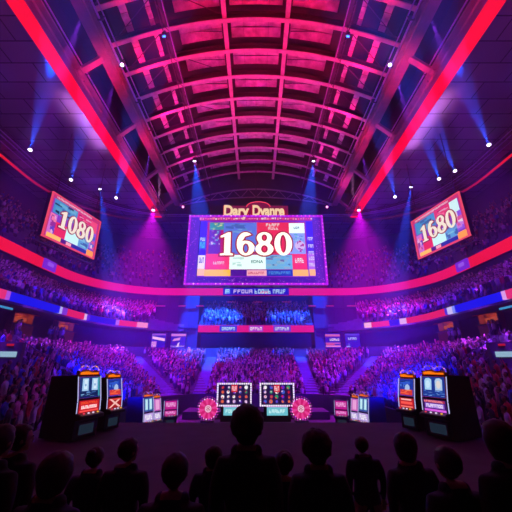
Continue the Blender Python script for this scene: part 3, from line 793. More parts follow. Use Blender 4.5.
# red and magenta washes up into the vault
for Y, c, pw in ((6, (1, .003, .04), 190), (13, (1, .004, .06), 280), (20, (1, .006, .11), 390), (27, (1, .01, .20), 360), (34, (1, .015, .34), 190), (40, (.4, .03, .7), 25)):
    for s in (-1, 1):
        area((s * 11.2, Y, 26.4), (s * 1.0, Y + 1.5, 33.5), c, pw, .4, 2.4)
    area((0, Y - 1, 24.2), (0, Y, 33), c, pw * .3, 1.0, 1.0)
    for s in (-1, 1): area((s * 10.4, Y + 1, 27.2), (s * 10.2, Y + 1.6, 32), c, pw * .22, .4, 2.4, 100)  # extra lamps added to brighten the baffles from below
# added area lamps that redden the girders' inner faces
for Y, c in ((9, (1, .005, .04)), (18, (1, .006, .07)), (27, (1, .01, .12)), (36, (1, .02, .25))):
    for s in (-1, 1): area((s * 9.5, Y, 23.5), (s * 14.8, Y + 2, 26.6), c, 200, .4, 2.0, 75)
# lilac wash on the flat ceilings beside the girders
for s in (-1, 1):
    area((s * 16.7, 23.5, 23.2), (s * 16.7, 23.5, 24.4), (.80, .24, .95), 105, .25, 7.0, 140).rotation_euler = (PI, 0, 0)
    area((s * 20.0, 33.0, 22.6), (s * 20.5, 33, 24.4), (.20, .05, .9), 10, 1.0, 3.0)
    area((s * 22.0, 18.0, 22.0), (s * 22.5, 18.0, 24.4), (.10, .05, .9), 8, 1.0, 3.0)
# added bare floods that tint the audience violet and blue, placed out of view
for s in (-1, 1):
    added_flood((s * 12, 8, 26.4), (s * 13.5, 26, 1.0), (.14, .006, 1.0), 21000, 48)
    added_flood((s * 11, 9, 26.4), (s * 11, 34, 1.0), (.22, .005, 1.0), 24000, 28)
    added_flood((s * 10, 9, 26.4), (s * 19, 30, 8), (.08, .008, 1.0), 13000, 40)
    added_flood((s * 13, 8, 25), (s * 13.5, 16, 1.0), (.22, .010, .9), 6500, 48)
    added_flood((s * 6.7, 12.6, .3), (s * 13, 41, 13), (.006, .008, 1.0), 50000, 58)  # added uplight hidden behind the platform machines, turns the far end blue
    added_flood((s * 8, 9, 26.4), (s * 1.5, 34, 0.5), (.30, .004, 1.0), 36000, 24)
    added_flood((s * 6.7, 12.4, .3), (s * 3, 40.5, 7.5), (.012, .006, 1.0), 8500, 46)  # second added floor uplight, aimed nearer the middle of the far stand

# ------------------------------------------------------------------ haze in the air of the hall
m = bpy.data.materials.new('stage_haze'); m.use_nodes = True; nt = m.node_tree
nt.nodes.remove(nt.nodes['Principled BSDF']); vs = nt.nodes.new('ShaderNodeVolumeScatter')
tc = nt.nodes.new('ShaderNodeTexCoord'); sp = nt.nodes.new('ShaderNodeSeparateXYZ'); mr = nt.nodes.new('ShaderNodeMapRange')
mr.inputs['From Min'].default_value = 13.0; mr.inputs['From Max'].default_value = 23.0          # thick over the stands, thin under the roof
mr.inputs['To Min'].default_value = .0048; mr.inputs['To Max'].default_value = .0020
nt.links.new(tc.outputs['Object'], sp.inputs[0]); nt.links.new(sp.outputs['Z'], mr.inputs['Value']); nt.links.new(mr.outputs[0], vs.inputs['Density'])
vs.inputs['Anisotropy'].default_value = .2
nt.links.new(vs.outputs[0], nt.nodes['Material Output'].inputs['Volume'])
b = MB(); b.box((0, 26, 15), (80, 70, 44), m); o = b.build('stage_haze'); o['kind'] = 'stuff'; o['label'] = 'stage haze hanging low over the stands of the arena'; o['category'] = 'haze'
o.display_type = 'WIRE'; m.cycles.volume_sampling = 'EQUIANGULAR'

# ------------------------------------------------------------------ gaming machines
M_orange = mat('orange_enamel', (.75, .22, .03), .4)
M_btn = mat('button_plastic', (.5, .5, .55), .3)
def machine(name, label, w, D, H, art_up, art_low, loc, yaw, group, edge='#c8c8ff', topper=True, cab=None):
    """front faces local -y; w wide, D deep, H to the top of the cabinet"""
    t = thing(name, label, 'slot machine', loc, (0, 0, yaw), group)
    k = H / 1.75; cab = cab or M_black
    prof = [(0, 0), (0, .5 * k), (-.2, .54 * k), (-.2, .62 * k), (0, .68 * k), (.03, 1.04 * k), (.05, 1.08 * k), (.18, 1.70 * k), (.24, 1.75 * k), (D, 1.70 * k), (D, 0)]
    b = MB(); b.prism(prof, -w / 2, w / 2, cab); o = b.build('cabinet', t)
    md = o.modifiers.new('edge', 'BEVEL'); md.width = .015; md.segments = 2
    def face(y0, z0, y1, z1):
        d = Vector((0, y1 - y0, z1 - z0)); hgt = d.length; a = math.atan2(-(y1 - y0), z1 - z0)
        return Matrix.Translation((0, (y0 + y1) / 2, (z0 + z1) / 2)) @ Matrix.Rotation(a, 4, 'X') @ FLIP, hgt
    M, h = face(.05, 1.08 * k, .18, 1.70 * k)
    b = MB(); P = Panel(b, M); W = w * .86; h *= .93
    P.rect(-W / 2 - .02, -h / 2 - .02, W / 2 + .02, h / 2 + .02, M_chrome, .012, .02)
    b.build('screen_bezel', t, fix=False)
    b = MB(); P = Panel(b, M); art_up(P, W, h); b.build('screen', t, fix=False)
    M, h = face(.0, .68 * k, .03, 1.04 * k)
    b = MB(); P = Panel(b, M); h *= .92; art_low(P, W, h); o = b.build('lower_screen', t, fix=False)
    # button deck with buttons
    b = MB(); b.box((0, -.1, .655 * k), (w * .94, .2, .03), M_dsteel, rot=(.29, 0, 0)); dk = b.build('button_deck', t)
    for i in range(4):
        b = MB(); b.lathe([(.03, 0), (.03, .02), (.02, .03)], G(['#ff4060', '#f0e0ff', '#f0e0ff', '#ffc040'][i], 1.0), 10, Matrix.Translation((-w * .3 + i * w * .2, -.1, .668 * k)))
        b.build('button', dk)
    b = MB(); b.box((0, -.006, .25 * k), (w * .7, .03, .34 * k), M_dsteel); b.box((0, -.024, .25 * k), (w * .6, .01, .26 * k), G('#28384c', .5)); b.build('belly_panel', t)
    for s in (-1, 1):
        b = MB(); b.poly_tube([(s * w / 2, -.005, .70 * k), (s * w / 2, .03, 1.06 * k), (s * w / 2, .17, 1.70 * k)], .014, G(edge, .9), 6); b.build('edge_light', t)
    for s in (-1, 1): b = MB(); b.box((s * (w / 2 + .03), .03, 1.0 * k), (.06, .03, .03), M_chrome); b.build('latch', t)
    if topper:
        b = MB(); zt = 1.74 * k
        b.prism([(-w * .46, zt), (w * .46, zt), (w * .46, zt + .09), (w * .3, zt + .13), (w * .1, zt + .09), (-w * .08, zt + .16), (-w * .3, zt + .11), (-w * .46, zt + .13)], .20, .30, M_orange, axis='y')
        b.prism([(-w * .4, zt + .015), (w * .4, zt + .015), (w * .4, zt + .07), (w * .1, zt + .06), (-w * .1, zt + .11), (-w * .4, zt + .08)], .185, .2, G('#ff7a10', 1.0), axis='y')
        tp = b.build('topper', t)
        b = MB(); rg = random.Random(int(w * 1000 + loc[0] * 10))
        for c0, rr in ((-w * .2, w * .24), (w * .24, w * .22)):
            pts = [(c0 + rr * math.cos(PI * i / 10), .25, zt + .1 + rr * .8 * math.sin(PI * i / 10)) for i in range(11)]
            b.poly_tube(pts, .008, M_chrome, 5)
            for p in pts: b.ball(p, rg.uniform(.012, .022), G(rg.choice(['#c080ff', '#ff90e0', '#8060ff', '#ffb060']), 1.2), 6, 4)
        b.build('bulb_arch', tp)
    return t

def art_two_figures(P, w, h):
    P.rect(-w / 2, -h / 2, w / 2, h / 2, G('#1c3478'), .016); P.rect(-w / 2, -h / 2, w / 2, -h * .22, G('#16245c'), .02)
    for c in (-.24, .24):
        P.poly([(w * (c - .16), -h * .18), (w * (c + .15), -h * .18), (w * (c + .17), h * .43), (w * (c - .12), h * .43)], G('#a8d0f4'), .024)
        P.poly([(w * (c - .08), -h * .1), (w * (c + .08), -h * .1), (w * (c + .1), h * .36), (w * (c - .05), h * .38)], G('#d8ecff'), .028)
        P.disc(w * c, h * .1, w * .05, G('#88b0e0'), .03, 10)
    P.speckle(-w * .48, -h * .46, w * .48, -h * .16, [G('#5080c8'), G('#283c80'), G('#80b0e0'), G('#101c48')], 26, 3, .03, .1)
    P.rect(w * .42, -h * .48, w * .49, h * .46, G('#3c9cb0'), .03)
def art_two_ovals(P, w, h):
    P.rect(-w / 2, -h / 2, w / 2, h / 2, G('#1c3894'), .016)
    for c, col, c2 in ((-.24, '#a8d4f8', '#c8e8ff'), (.24, '#b0ccf0', '#e0d8d8')):
        P.poly([(w * (c - .15), -h * .16), (w * (c + .15), -h * .16), (w * (c + .16), h * .36), (w * (c + .05), h * .44), (w * (c - .1), h * .42), (w * (c - .16), h * .3)], G(col), .024); P.disc(w * c, h * .12, w * .1, G(c2), .03, 14, h * .2)
    P.speckle(-w * .48, -h * .46, w * .48, -h * .18, [G('#4070c8'), G('#283c90'), G('#90b0f0'), G('#5a90e0')], 22, 4, .03, .1)
def art_red_words(P, w, h):
    P.rect(-w / 2, -h / 2, w / 2, h / 2, G('#c01828'), .016); P.glyphs(-w * .44, h * .2, w * .42, h * .4, G('#ff5030'), 9, 2, .022)
    P.rect(-w * .42, -h * .22, w * .4, h * .12, G('#ff4858'), .02); P.glyphs(-w * .4, -h * .18, w * .38, h * .08, G('#ffe8e8'), 8, 5, .028); P.rect(-w * .46, -h * .44, w * .46, -h * .3, G('#ff5050'), .022)
def art_purple_words(P, w, h):
    P.rect(-w / 2, -h / 2, w / 2, h / 2, G('#40186c'), .016); P.rect(-w * .46, h * .26, w * .46, h * .46, G('#b03058'), .02); P.glyphs(-w * .44, h * .28, w * .4, h * .44, G('#ff90a0'), 9, 7, .026)
    P.rect(-w * .42, -h * .2, w * .42, h * .2, G('#9868d8'), .02); P.glyphs(-w * .36, -h * .14, w * .38, h * .14, G('#f0e0ff'), 8, 8, .028); P.rect(-w * .46, -h * .46, w * .48, -h * .28, G('#e060e8'), .022)
def art_figure_blob(P, w, h):
    P.rect(-w / 2, -h / 2, w / 2, h / 2, G('#2038a8'), .016); P.speckle(-w * .46, -h * .1, w * .46, h * .46, [G('#3058d0'), G('#182878'), G('#5080e0')], 16, 6, .022, .22)
    P.poly([(-w * .1, -h * .2), (w * .26, -h * .2), (w * .24, h * .1), (w * .1, h * .2), (-w * .04, h * .1)], G('#a8c0f0'), .03)
    P.rect(-w * .42, -h * .46, w * .44, -h * .14, G('#d83838'), .028); P.speckle(-w * .4, -h * .44, w * .42, -h * .12, [G('#ff6848'), G('#f08060'), G('#c02840')], 12, 9, .032, .22)
def art_red_cross(P, w, h):
    P.rect(-w / 2, -h / 2, w / 2, h / 2, G('#a81420'), .016)
    for s in (-1, 1): P.poly([(-w * .46, s * h * .44), (-w * .3, s * h * .44), (w * .46, -s * h * .40), (w * .3, -s * h * .44)], G('#f8c0b8'), .024 + .002 * s)
    P.rect(-w * .46, h * .32, w * .46, h * .44, G('#e85048'), .022)
def art_red_bars(P, w, h):
    P.rect(-w / 2, -h / 2, w / 2, h / 2, G('#c02030'), .016); P.rect(-w * .36, h * .28, w * .36, h * .42, G('#ffc0b8'), .022); P.rect(-w * .4, -h * .12, w * .4, h * .14, G('#ff5850'), .022); P.rect(-w * .42, -h * .42, w * .42, -h * .3, G('#ff8078'), .022)
def art_small(P, w, h):
    P.rect(-w / 2, -h / 2, w / 2, h / 2, G('#2c50a0'), .016)
    for c in (-.24, .22): P.rect(w * (c - .15), -h * .38, w * (c + .15), h * .42, G('#a8dcec'), .022); P.rect(w * (c - .05), -h * .3, w * (c + .1), h * .36, G('#d0f0f8'), .026)
def art_small_low(P, w, h): P.rect(-w / 2, -h / 2, w / 2, h / 2, G('#c0a0e8'), .016); P.glyphs(-w * .4, -h * .3, w * .4, h * .3, G('#ffffff'), 5, 3, .022)
def art_pink(P, w, h): P.rect(-w / 2, -h / 2, w / 2, h / 2, G('#d060c0'), .016); P.rect(-w * .3, -h * .4, w * .3, h * .4, G('#f0a8e0'), .022)
def art_pink_words(P, w, h): P.rect(-w / 2, -h / 2, w / 2, h / 2, G('#c01890'), .016); P.glyphs(-w * .42, -h * .2, w * .42, h * .3, G('#ffb0f0'), 5, 11, .022)

def place_pair(s):
    side = 'left' if s < 0 else 'right'
    yaw = -s * R(-72)
    big_up, big_low = (art_two_figures, art_red_words) if s < 0 else (art_two_ovals, art_purple_words)
    sm_up, sm_low = (art_figure_blob, art_red_cross) if s < 0 else (art_figure_blob, art_red_bars)
    d1 = 'two pale figures on a blue screen above red lettering' if s < 0 else 'two pale ovals on a blue screen above a violet panel'
    d2 = 'a white cross on its red lower screen' if s < 0 else 'red bars on its lower screen'
    machine('slot_machine', 'large black slot machine with ' + d1, .86, 1.25, 1.72, big_up, big_low, (-5.0 if s < 0 else 5.36, 10.0, 0), s * R(-72 if s < 0 else -66), 'slot machines on the platform')
    machine('slot_machine', 'narrower black slot machine, orange blob and ' + d2, .66, 1.1, 1.60, sm_up, sm_low, (-4.8 if s < 0 else 5.12, 11.3, 0), s * R(-70 if s < 0 else -66), 'slot machines on the platform')
    M_navy = mat('navy_cabinet', (.02, .02, .10), .5)
    machine('slot_machine', 'small far slot machine with pale cyan reels, %s of the wheels' % side, .82, 1.3, 2.1, art_small, art_small_low, (s * 6.05, 19.0, FLOOR_Z), s * R(-66), 'slot machines on the arena floor', cab=M_navy)
    machine('slot_machine', 'narrow far slot machine with a pink screen, %s of the wheels' % side, .55, 1.1, 1.95, art_pink, art_small_low, (s * 5.85, 20.0, FLOOR_Z), s * R(-60), 'slot machines on the arena floor', cab=M_navy)
    machine('slot_machine', 'low slot machine glowing magenta, nearest the %s wheel' % side, .9, .8, 1.55, art_pink_words, art_pink_words, (s * 5.75, 22.6, FLOOR_Z), s * R(-25), 'slot machines on the arena floor', topper=False, cab=M_navy)
place_pair(-1); place_pair(1)

# ---- two giant reel displays with bulb frames and the two wheels
FRUIT = ['#e02848', '#ffffff', '#7028d0', '#f0c8f0', '#c01840', '#4060d8', '#30a870', '#f07048']
def reel_display(x, label, sd):
    t = thing('reel_display', label, 'reel display', (x, 24.0, FLOOR_Z), group='giant reel displays')
    W, z0, z1 = 2.42, 1.02, 2.55
    b = MB(); b.box((0, .3, (z0 + z1) / 2), (W, .5, z1 - z0), M_black); b.box((0, .35, .5), (W * .8, .5, 1.0), M_black); b.build('housing', t)
    b = MB(); P = Panel(b, FLIP @ Matrix.Translation((0, -.05, (z0 + z1) / 2))); h = z1 - z0
    P.rect(-W / 2 + .1, -h / 2 + .1, W / 2 - .1, h / 2 - .1, G('#180c38'), .02); rg = random.Random(sd)
    for c in range(5):
        u = -W / 2 + .14 + (W - .28) * (c + .5) / 5
        P.rect(u - .19, -h / 2 + .12, u + .19, h / 2 - .12, G('#281458' if c % 2 else '#30104c'), .024)
        for r in range(4):
            v = -h / 2 + .14 + (h - .28) * (r + .5) / 4
            P.disc(u + rg.uniform(-.03, .03), v, rg.uniform(.08, .14), G(rg.choice(FRUIT), .9), .03, 9); P.disc(u + rg.uniform(-.08, .08), v + rg.uniform(-.08, .08), rg.uniform(.04, .07), G(rg.choice(FRUIT), 1.0), .036, 7)
    P.rect(-.22, h * .1, .22, h * .42, G('#d81838'), .04); P.glyphs(-.18, h * .16, .18, h * .36, G('#ffd8e0'), 3, sd, .046)
    b.build('reels', t, fix=False)
    b = MB()
    for (xx, zz, w, hh) in ((0, z1 - .04, W + .1, .12), (0, z0 + .04, W + .1, .1), (-W / 2, (z0 + z1) / 2, .12, h), (W / 2, (z0 + z1) / 2, .12, h)): b.box((xx, .0, zz), (w, .2, hh), mat('frame_paint', (.6, .55, .65), .4))
    fr = b.build('bulb_frame', t)
    bp = [((-W / 2 + W * i / 15, -.13, zz), .06) for i in range(16) for zz in (z0 + .04, z1 - .04)] + [((u, -.13, z0 + h * i / 10), .06) for i in range(1, 10) for u in (-W / 2, W / 2)]
    bulbs(fr, bp, [G('#f4e8ff', 1.3)], lambda i: 0)
    b = MB(); P = Panel(b, FLIP @ Matrix.Translation((0, -.05, .68))); P.rect(-.75, -.27, .75, .27, G('#70c8d8'), .03); P.glyphs(-.6, -.12, .6, .12, G('#d8ffff'), 6, sd + 4, .04); P.rect(-.8, .27, .8, .31, G('#e080e0'), .03)
    b.build('info_panel', t, fix=False)
reel_display(-1.58, 'giant bulb-framed reel display left of centre, between the left wheel and its twin', 11)
reel_display(1.53, 'giant bulb-framed reel display right of centre, between its twin and the right wheel', 12)
def wheel(x, label):
    t = thing('prize_wheel', label, 'wheel', (x, 23.4, FLOOR_Z), group='prize wheels')
    b = MB(); b.box((0, .1, .1), (.9, .7, .2), M_dsteel); b.beam((0, .15, .1), (0, .15, .9), .16, .14, M_dsteel); b.build('stand', t)
    zc = .92; r = .64
    b = MB(); P = Panel(b, FLIP @ Matrix.Translation((0, 0, zc)))
    n = 16
    for i in range(n):
        a0, a1 = 2 * PI * i / n, 2 * PI * (i + 1) / n
        P.poly([(r * .42 * math.cos(a0), r * .42 * math.sin(a0)), (r * math.cos(a0), r * math.sin(a0)), (r * math.cos(a1), r * math.sin(a1)), (r * .42 * math.cos(a1), r * .42 * math.sin(a1))], G('#e01878' if i % 2 else '#f848a0', .9), .06, .12)
    b.build('wheel_disc', t)
    b = MB(); P = Panel(b, FLIP @ Matrix.Translation((0, -.04, zc))); P.disc(0, 0, r * .44, G('#c01060'), .06); P.disc(0, 0, r * .36, G('#ffc8e8'), .066)
    P.disc(0, 0, r * .25, G('#b81860'), .072); 
    for i in range(5): a = 2 * PI * i / 5 + .3; P.disc(r * .15 * math.cos(a), r * .15 * math.sin(a), r * .07, G('#ffe8f4'), .08, 8)
    b.build('hub_emblem', t)
    b = MB(); b.poly_tube([(r * 1.2 * math.cos(2 * PI * i / 24), .05, zc + r * 1.2 * math.sin(2 * PI * i / 24)) for i in range(25)], .03, M_dsteel, 5); rim = b.build('rim', t)
    bp = [((r * 1.02 * math.cos(2 * PI * i / 22), -.06, zc + r * 1.02 * math.sin(2 * PI * i / 22)), .05) for i in range(22)] + [((r * 1.2 * math.cos(2 * PI * i / 26), .0, zc + r * 1.2 * math.sin(2 * PI * i / 26)), .04) for i in range(26)]
    bulbs(rim, bp, [G('#ff80d8', 1.2), G('#ffd0f0', 1.2), G('#d040e0', 1.2), G('#c828b8', 1.0)], lambda i: i % 3 if i < 22 else 3)
wheel(-3.35, 'pink prize wheel with a pale hub emblem, left of the reel displays')
wheel(3.15, 'pink prize wheel with a pale hub emblem, right of the reel displays')
# low stage behind the wheels
b = MB(); b.box((0, 26.3, FLOOR_Z + .25), (11.0, 2.4, .5), M_floor); o = struct(b, 'floor_stage')

# ------------------------------------------------------------------ stairs between the blocks of seats
n_rows = BOWL[4]; Z0, Z1 = BOWL[2], BOWL[3]
AISLES = []
def stairs(p, q, w):
    p = Vector(p); q = Vector(q); d = (q - p); b = MB(); ang = math.atan2(d.y, d.x); L = d.length / n_rows
    for i in range(n_rows):
        z = Z0 + (Z1 - Z0) * i / (n_rows - 1); rise = (Z1 - Z0) / (n_rows - 1)
        c = p + d * ((i + .5) / n_rows); b.box((c.x, c.y, z - .05), (L + .02, w, .2), M_aisle, rot=(0, 0, ang))
        c = p + d * ((i + .76) / n_rows); b.box((c.x, c.y, z + rise / 2 - .08), (L * .5, w, rise), M_aisle, rot=(0, 0, ang))
    struct(b, 'aisle_stairs'); AISLES.append((p, q, w / 2 + .26))
for s in (-1, 1):
    stairs((s * 5.2, 29.0), (s * 5.4, 39.0), 1.15)
    stairs((s * 6.83, 27.83), (s * 14.07, 36.07), 1.75)
    AISLES.append((Vector((s * 8.0, 18.3)), Vector((s * 17.0, 21.2)), .75))
    # dark side stairs with handrails and the lit entry box
    b = MB(); p = Vector((s * 8.0, 18.3)); q = Vector((s * 17.0, 21.2)); d = q - p; ang = math.atan2(d.y, d.x)
    for i in range(n_rows):
        z = Z0 + (Z1 - Z0) * i / (n_rows - 1); c = p + d * ((i + .5) / n_rows); b.box((c.x, c.y, z - .05), (d.length / n_rows + .02, .9, .2), M_conc, rot=(0, 0, ang))
    struct(b, 'aisle_stairs')
    side = 'left' if s < 0 else 'right'
    t = thing('handrail', 'dark double handrail down the %s stand stairs' % side, 'handrail', (s * 12.5, 19.8, 1.4), group='stand handrails')
    off = Vector((s * 12.5, 19.8, 1.4)); nn = Vector((-d.y, d.x)).normalized()
    for sg in (-1, 1):
        b = MB(); pts = []
        for i in range(0, n_rows, 3):
            z = Z0 + (Z1 - Z0) * i / (n_rows - 1); c = p + d * ((i + .5) / n_rows) + nn * (.42 * sg); a = Vector((c.x, c.y, z + .05)) - off
            b.tube(a, a + Vector((0, 0, 1.0)), .03, .03, M_dsteel, 6); pts.append(a + Vector((0, 0, 1.0)))
        b.poly_tube(pts, .035, M_dsteel, 6); b.poly_tube([x - Vector((0, 0, .45)) for x in pts], .025, M_dsteel, 6); b.build('rail', t)
    t = thing('entry_box', 'concrete entry box with a pale lit panel in the %s stand' % side, 'entry box', (s * 14.2, 18.05, 1.5), (0, 0, -s * R(28)), 'lit entry boxes')
    b = MB(); b.box((0, .55, .8), (1.2, 1.0, 1.9), M_conc); b.build('housing', t)
    b = MB(); b.box((0, .03, 1.08), (.8, .05, .30), G('#98bcd8', .9)); o = b.build('lit_panel', t)
    b = MB(); b.box((0, .03, 1.6), (.34, .05, .12), G('#c01838', .8)); b.build('red_sign', t)
    # concession stands on the concourse
    for k, (u, v, w) in enumerate(((30, 318, 1.7), (66, 325, 1.9))):
        pp = at(u, v, X=-18.0); x, y = s * 18.2, pp.y
        if k == 1: x, y = s * 17.9, 29.3
        t = thing('concession_stand', 'orange-lit concession stand under the %s middle stand, %s the far end' % (side, 'farther from' if k == 0 else 'nearer'), 'concession stand', (x, y, 4.0), (0, 0, s * R(-80)), 'concession stands')
        b = MB(); b.box((0, .35, .5), (w, .5, 1.0), mat('stall_wood', (.35, .16, .08), .6)); b.box((0, .2, 1.02), (w + .1, .7, .06), M_dsteel); b.build('counter', t)
        b = MB(); b.box((0, .9, .95), (w, .08, 1.9), mat('stall_wood', (.35, .16, .08), .6)); b.box((-w / 2, .6, .95), (.08, .6, 1.9), mat('stall_wood', (.35, .16, .08), .6)); b.box((w / 2, .6, .95), (.08, .6, 1.9), mat('stall_wood', (.35, .16, .08), .6)); b.build('booth', t)
        b = MB(); b.box((0, .82, 1.45), (w * .85, .05, .3), G('#c85030', .7)); b.build('menu_light', t)
        b = MB(); b.box((0, .3, 1.86), (w + .2, .9, .06), mat('stall_canopy', (.5, .12, .06), .7), rot=(.15, 0, 0)); b.build('canopy', t)
        L = bpy.data.lights.new('stall_lamp', 'POINT'); L.energy = 14; L.color = (1, .22, .06); L.shadow_soft_size = .15
        lo = bpy.data.objects.new('stall_lamp', L); COL.objects.link(lo); lo.parent = t; lo.location = (0, .3, 1.62)
    p = Vector((s * 17.3, 20.6, 5.72))
    b = MB(); b.box((0, 0, 0), (.1, 1.4, .2), M_dsteel); b.box((-s * .07, 0, 0), (.04, 1.3, .13), G('#40a8e0', .8))
    o = b.build('strip_sign', loc=p); tag(o, 'small cyan strip sign below the %s ribbon board' % side, 'strip sign', 'cyan strip signs')
# barrier wall in front of the lower stand
b = MB(); rr = ring(7.85, 28.85, 4.0); b.loft([ring3((7.7, 28.7, 3.9), FLOOR_Z), ring3((7.7, 28.7, 3.9), -.35), ring3((7.85, 28.85, 4.0), -.35), ring3((7.85, 28.85, 4.0), -.9)], M_wall); struct(b, 'wall_barrier')

def near_aisle(x, y):
    q = Vector((x, y))
    for a, c, w in AISLES:
        d = c - a; t = max(0, min(1, (q - a).dot(d) / d.length_squared))
        if (a + d * t - q).length < w: return True
    return False

# ------------------------------------------------------------------ people
M_skin = mat('skin', (.36, .21, .155), .55, var=.08, scale=8)
M_hair = mat('dark_hair', (.03, .022, .018), .5, var=.4, scale=20)
M_trou = mat('dark_trousers', (.035, .035, .05), .85, scale=10)
M_shoe = mat('dark_shoes', (.02, .02, .02), .5)
M_top = object_color_mat('shirt_cloth')
M_eye = mat('dark_eyes', (.02, .015, .012), .2)

def body_mesh(name, arms, voxel=.03, fingers=False, hair=True, ratio=1.0, head_turn=0.0, lean=0.0):
    V = []; E = []; RAD = []
    def node(p, r, prev=None):
        V.append(Vector(p)); RAD.append(r if isinstance(r, tuple) else (r, r)); i = len(V) - 1
        if prev is not None: E.append((prev, i))
        return i
    pel = node((0, 0, .97), (.155, .115)); sp = node((0, .01, 1.14), (.14, .10), pel); ch = node((0, .0, 1.32), (.165, .115), sp)
    nb = node((0, -.01, 1.45), (.10, .075), ch); nk = node((0, .005, 1.53), (.062, .064), nb)
    for s in (-1, 1): node((s * .105, -.012, 1.455), .05, nk)
    hands = []
    for s in (-1, 1):
        hp = node((s * .095, 0, .90), .095, pel); kn = node((s * .105, .02, .50), .062, hp); ak = node((s * .11, -.02, .09), .045, kn)
        he = node((s * .11, -.05, .045), .04, ak); to = node((s * .125, .16, .035), (.045, .03), ak)
        sh = node((s * .175, -.005, 1.405), .066, ch)
        el, wr = arms[0 if s < 0 else 1]
        el = Vector(el); wr = Vector(wr); el.x *= s; wr.x *= s
        mid = node(tuple((V[sh] + el) / 2 + Vector((s * .01, 0, 0))), .053, sh)
        e = node(el, .043, mid); fm = node((el + wr) / 2 * 1.0, .04, e); w = node(wr, .028, fm)
        d = (wr - el).normalized(); side = d.cross(Vector((0, 1, 0)))
        side = side.normalized() if side.length > .1 else Vector((1, 0, 0))
        palm = node(wr + d * .055, (.040, .024), w)
        hands.append((wr, d, side))
        if fingers:
            nrm = d.cross(side).normalized()
            for k, L in enumerate((.066, .076, .071, .055)):
                r0 = wr + d * .085 + side * (.030 - .020 * k)
                a = node(r0, .0115, palm); c2 = node(r0 + d * L * .55 + nrm * .004 + side * (.004 - .003 * k), .0105, a); node(r0 + d * L + nrm * .016 + side * (.006 - .004 * k), .0085, c2)
            a = node(wr + d * .03 + side * .035, .0125, palm); c2 = node(wr + d * .058 + side * .058 + nrm * .008, .0115, a); node(wr + d * .085 + side * .066 + nrm * .016, .0095, c2)
        else:
            node(wr + d * .13, (.034, .018), palm)
    me = bpy.data.meshes.new('sk'); me.from_pydata([tuple(p) for p in V], E, []); o = bpy.data.objects.new('sk', me); COL.objects.link(o)
    o.modifiers.new('skin', 'SKIN')
    if not me.skin_vertices:
        bm = bmesh.new(); bm.from_mesh(me); bm.verts.layers.skin.verify(); bm.to_mesh(me); bm.free()
    for i, r in enumerate(RAD): me.skin_vertices[0].data[i].radius = r; me.skin_vertices[0].data[i].use_root = (i == 0)
    ss = o.modifiers.new('sub', 'SUBSURF'); ss.levels = 2 if fingers else 1; ss.render_levels = ss.levels
    sk = eval_mesh(o); drop(o)
    bm = bmesh.new(); bm.from_mesh(sk); bpy.data.meshes.remove(sk)
    hc = Vector((0, .025, 1.645)); Rh = Matrix.Translation(hc) @ Matrix.Rotation(head_turn, 4, 'Z')
    def blob(c, s3, sub=16):
        bmesh.ops.create_uvsphere(bm, u_segments=sub, v_segments=max(6, sub // 2), radius=1, matrix=Rh @ Matrix.Translation(c) @ Matrix.Diagonal((*s3, 1)))
    blob((0, -.008, .015), (.076, .096, .10)); blob((0, .028, -.045), (.056, .062, .07)); blob((0, .06, -.095), (.028, .026, .022), 10)   # skull, jaw, chin
    blob((0, .098, -.022), (.014, .02, .024), 10); blob((0, .085, .012), (.05, .016, .012), 10); blob((0, .088, -.062), (.026, .012, .008), 10)   # nose, brow, lips
    for s in (-1, 1): blob((s * .078, -.012, -.008), (.014, .026, .034), 10)
    me = bpy.data.meshes.new(name); bm.to_mesh(me); bm.free()
    o = bpy.data.objects.new('tmp', me); COL.objects.link(o)
    rm = o.modifiers.new('rm', 'REMESH'); rm.mode = 'VOXEL'; rm.voxel_size = voxel
    sm = o.modifiers.new('sm', 'SMOOTH'); sm.factor = .5; sm.iterations = 2 if voxel > .02 else 3
    if ratio < 1: dc = o.modifiers.new('dc', 'DECIMATE'); dc.ratio = ratio
    out = eval_mesh(o); drop(o); out.name = name
    for m in (M_top, M_skin, M_trou, M_shoe, M_hair, M_eye): out.materials.append(m)
    Ri = Rh.inverted()
    for p in out.polygons:
        c = p.center; k = 0
        if c.z < .085: k = 3
        elif c.z < .96 and abs(c.x) < .23 and min((c - h[0]).length for h in hands) > .14: k = 2
        hl = Ri @ c
        if c.z > 1.50 and (c.z > 1.55 or abs(hl.x) < .066) and abs(hl.x) < .12 and hl.length < .2:
            k = 1
            if hair and (hl.z > .055 or (hl.y < .0 and hl.z > -.07 and not (abs(hl.x) > .078 and hl.y > -.04))): k = 4
            if not hair and 0.002 < hl.z < .02 and .02 < abs(hl.x) < .042 and hl.y > .06: k = 5
        for wr, d, sd in hands:
            if (c - wr).dot(d) > -.03 and (c - wr).length < .22: k = 1
        p.material_index = k; p.use_smooth = True
    return out

POSES = {
 'arms down': [((.215, -.03, 1.14), (.215, .05, .90))] * 2,
 'both arms raised': [((.235, .10, 1.62), (.20, .14, 1.88))] * 2,
 'clapping': [((.215, .05, 1.15), (.07, .20, 1.30))] * 2,
 'one arm raised': [((.215, -.03, 1.14), (.22, .06, .91)), ((.235, .09, 1.64), (.20, .12, 1.90))],
 'hands joined': [((.215, .03, 1.14), (.07, .19, 1.03))] * 2,
}
TOPS = {'pale': (.62, .60, .62, 1), 'dark': (.04, .04, .06, 1), 'red': (.60, .05, .06, 1), 'blue': (.06, .12, .60, 1), 'pink': (.65, .22, .40, 1)}
proto = {k: body_mesh('spectator', v, .032, False, True, .5) for k, v in POSES.items()}

def face_angle(x, y):        # standing people look towards the middle of the floor
    d = Vector((0 - x * .0, 20.0)) - Vector((x, y)) if abs(x) > 6 else Vector((0, 18)) - Vector((x, y))
    if abs(x) > 6: d = Vector((-x, max(-6, min(6, 22 - y)) * .6))
    return math.atan2(d.y, d.x) - PI / 2

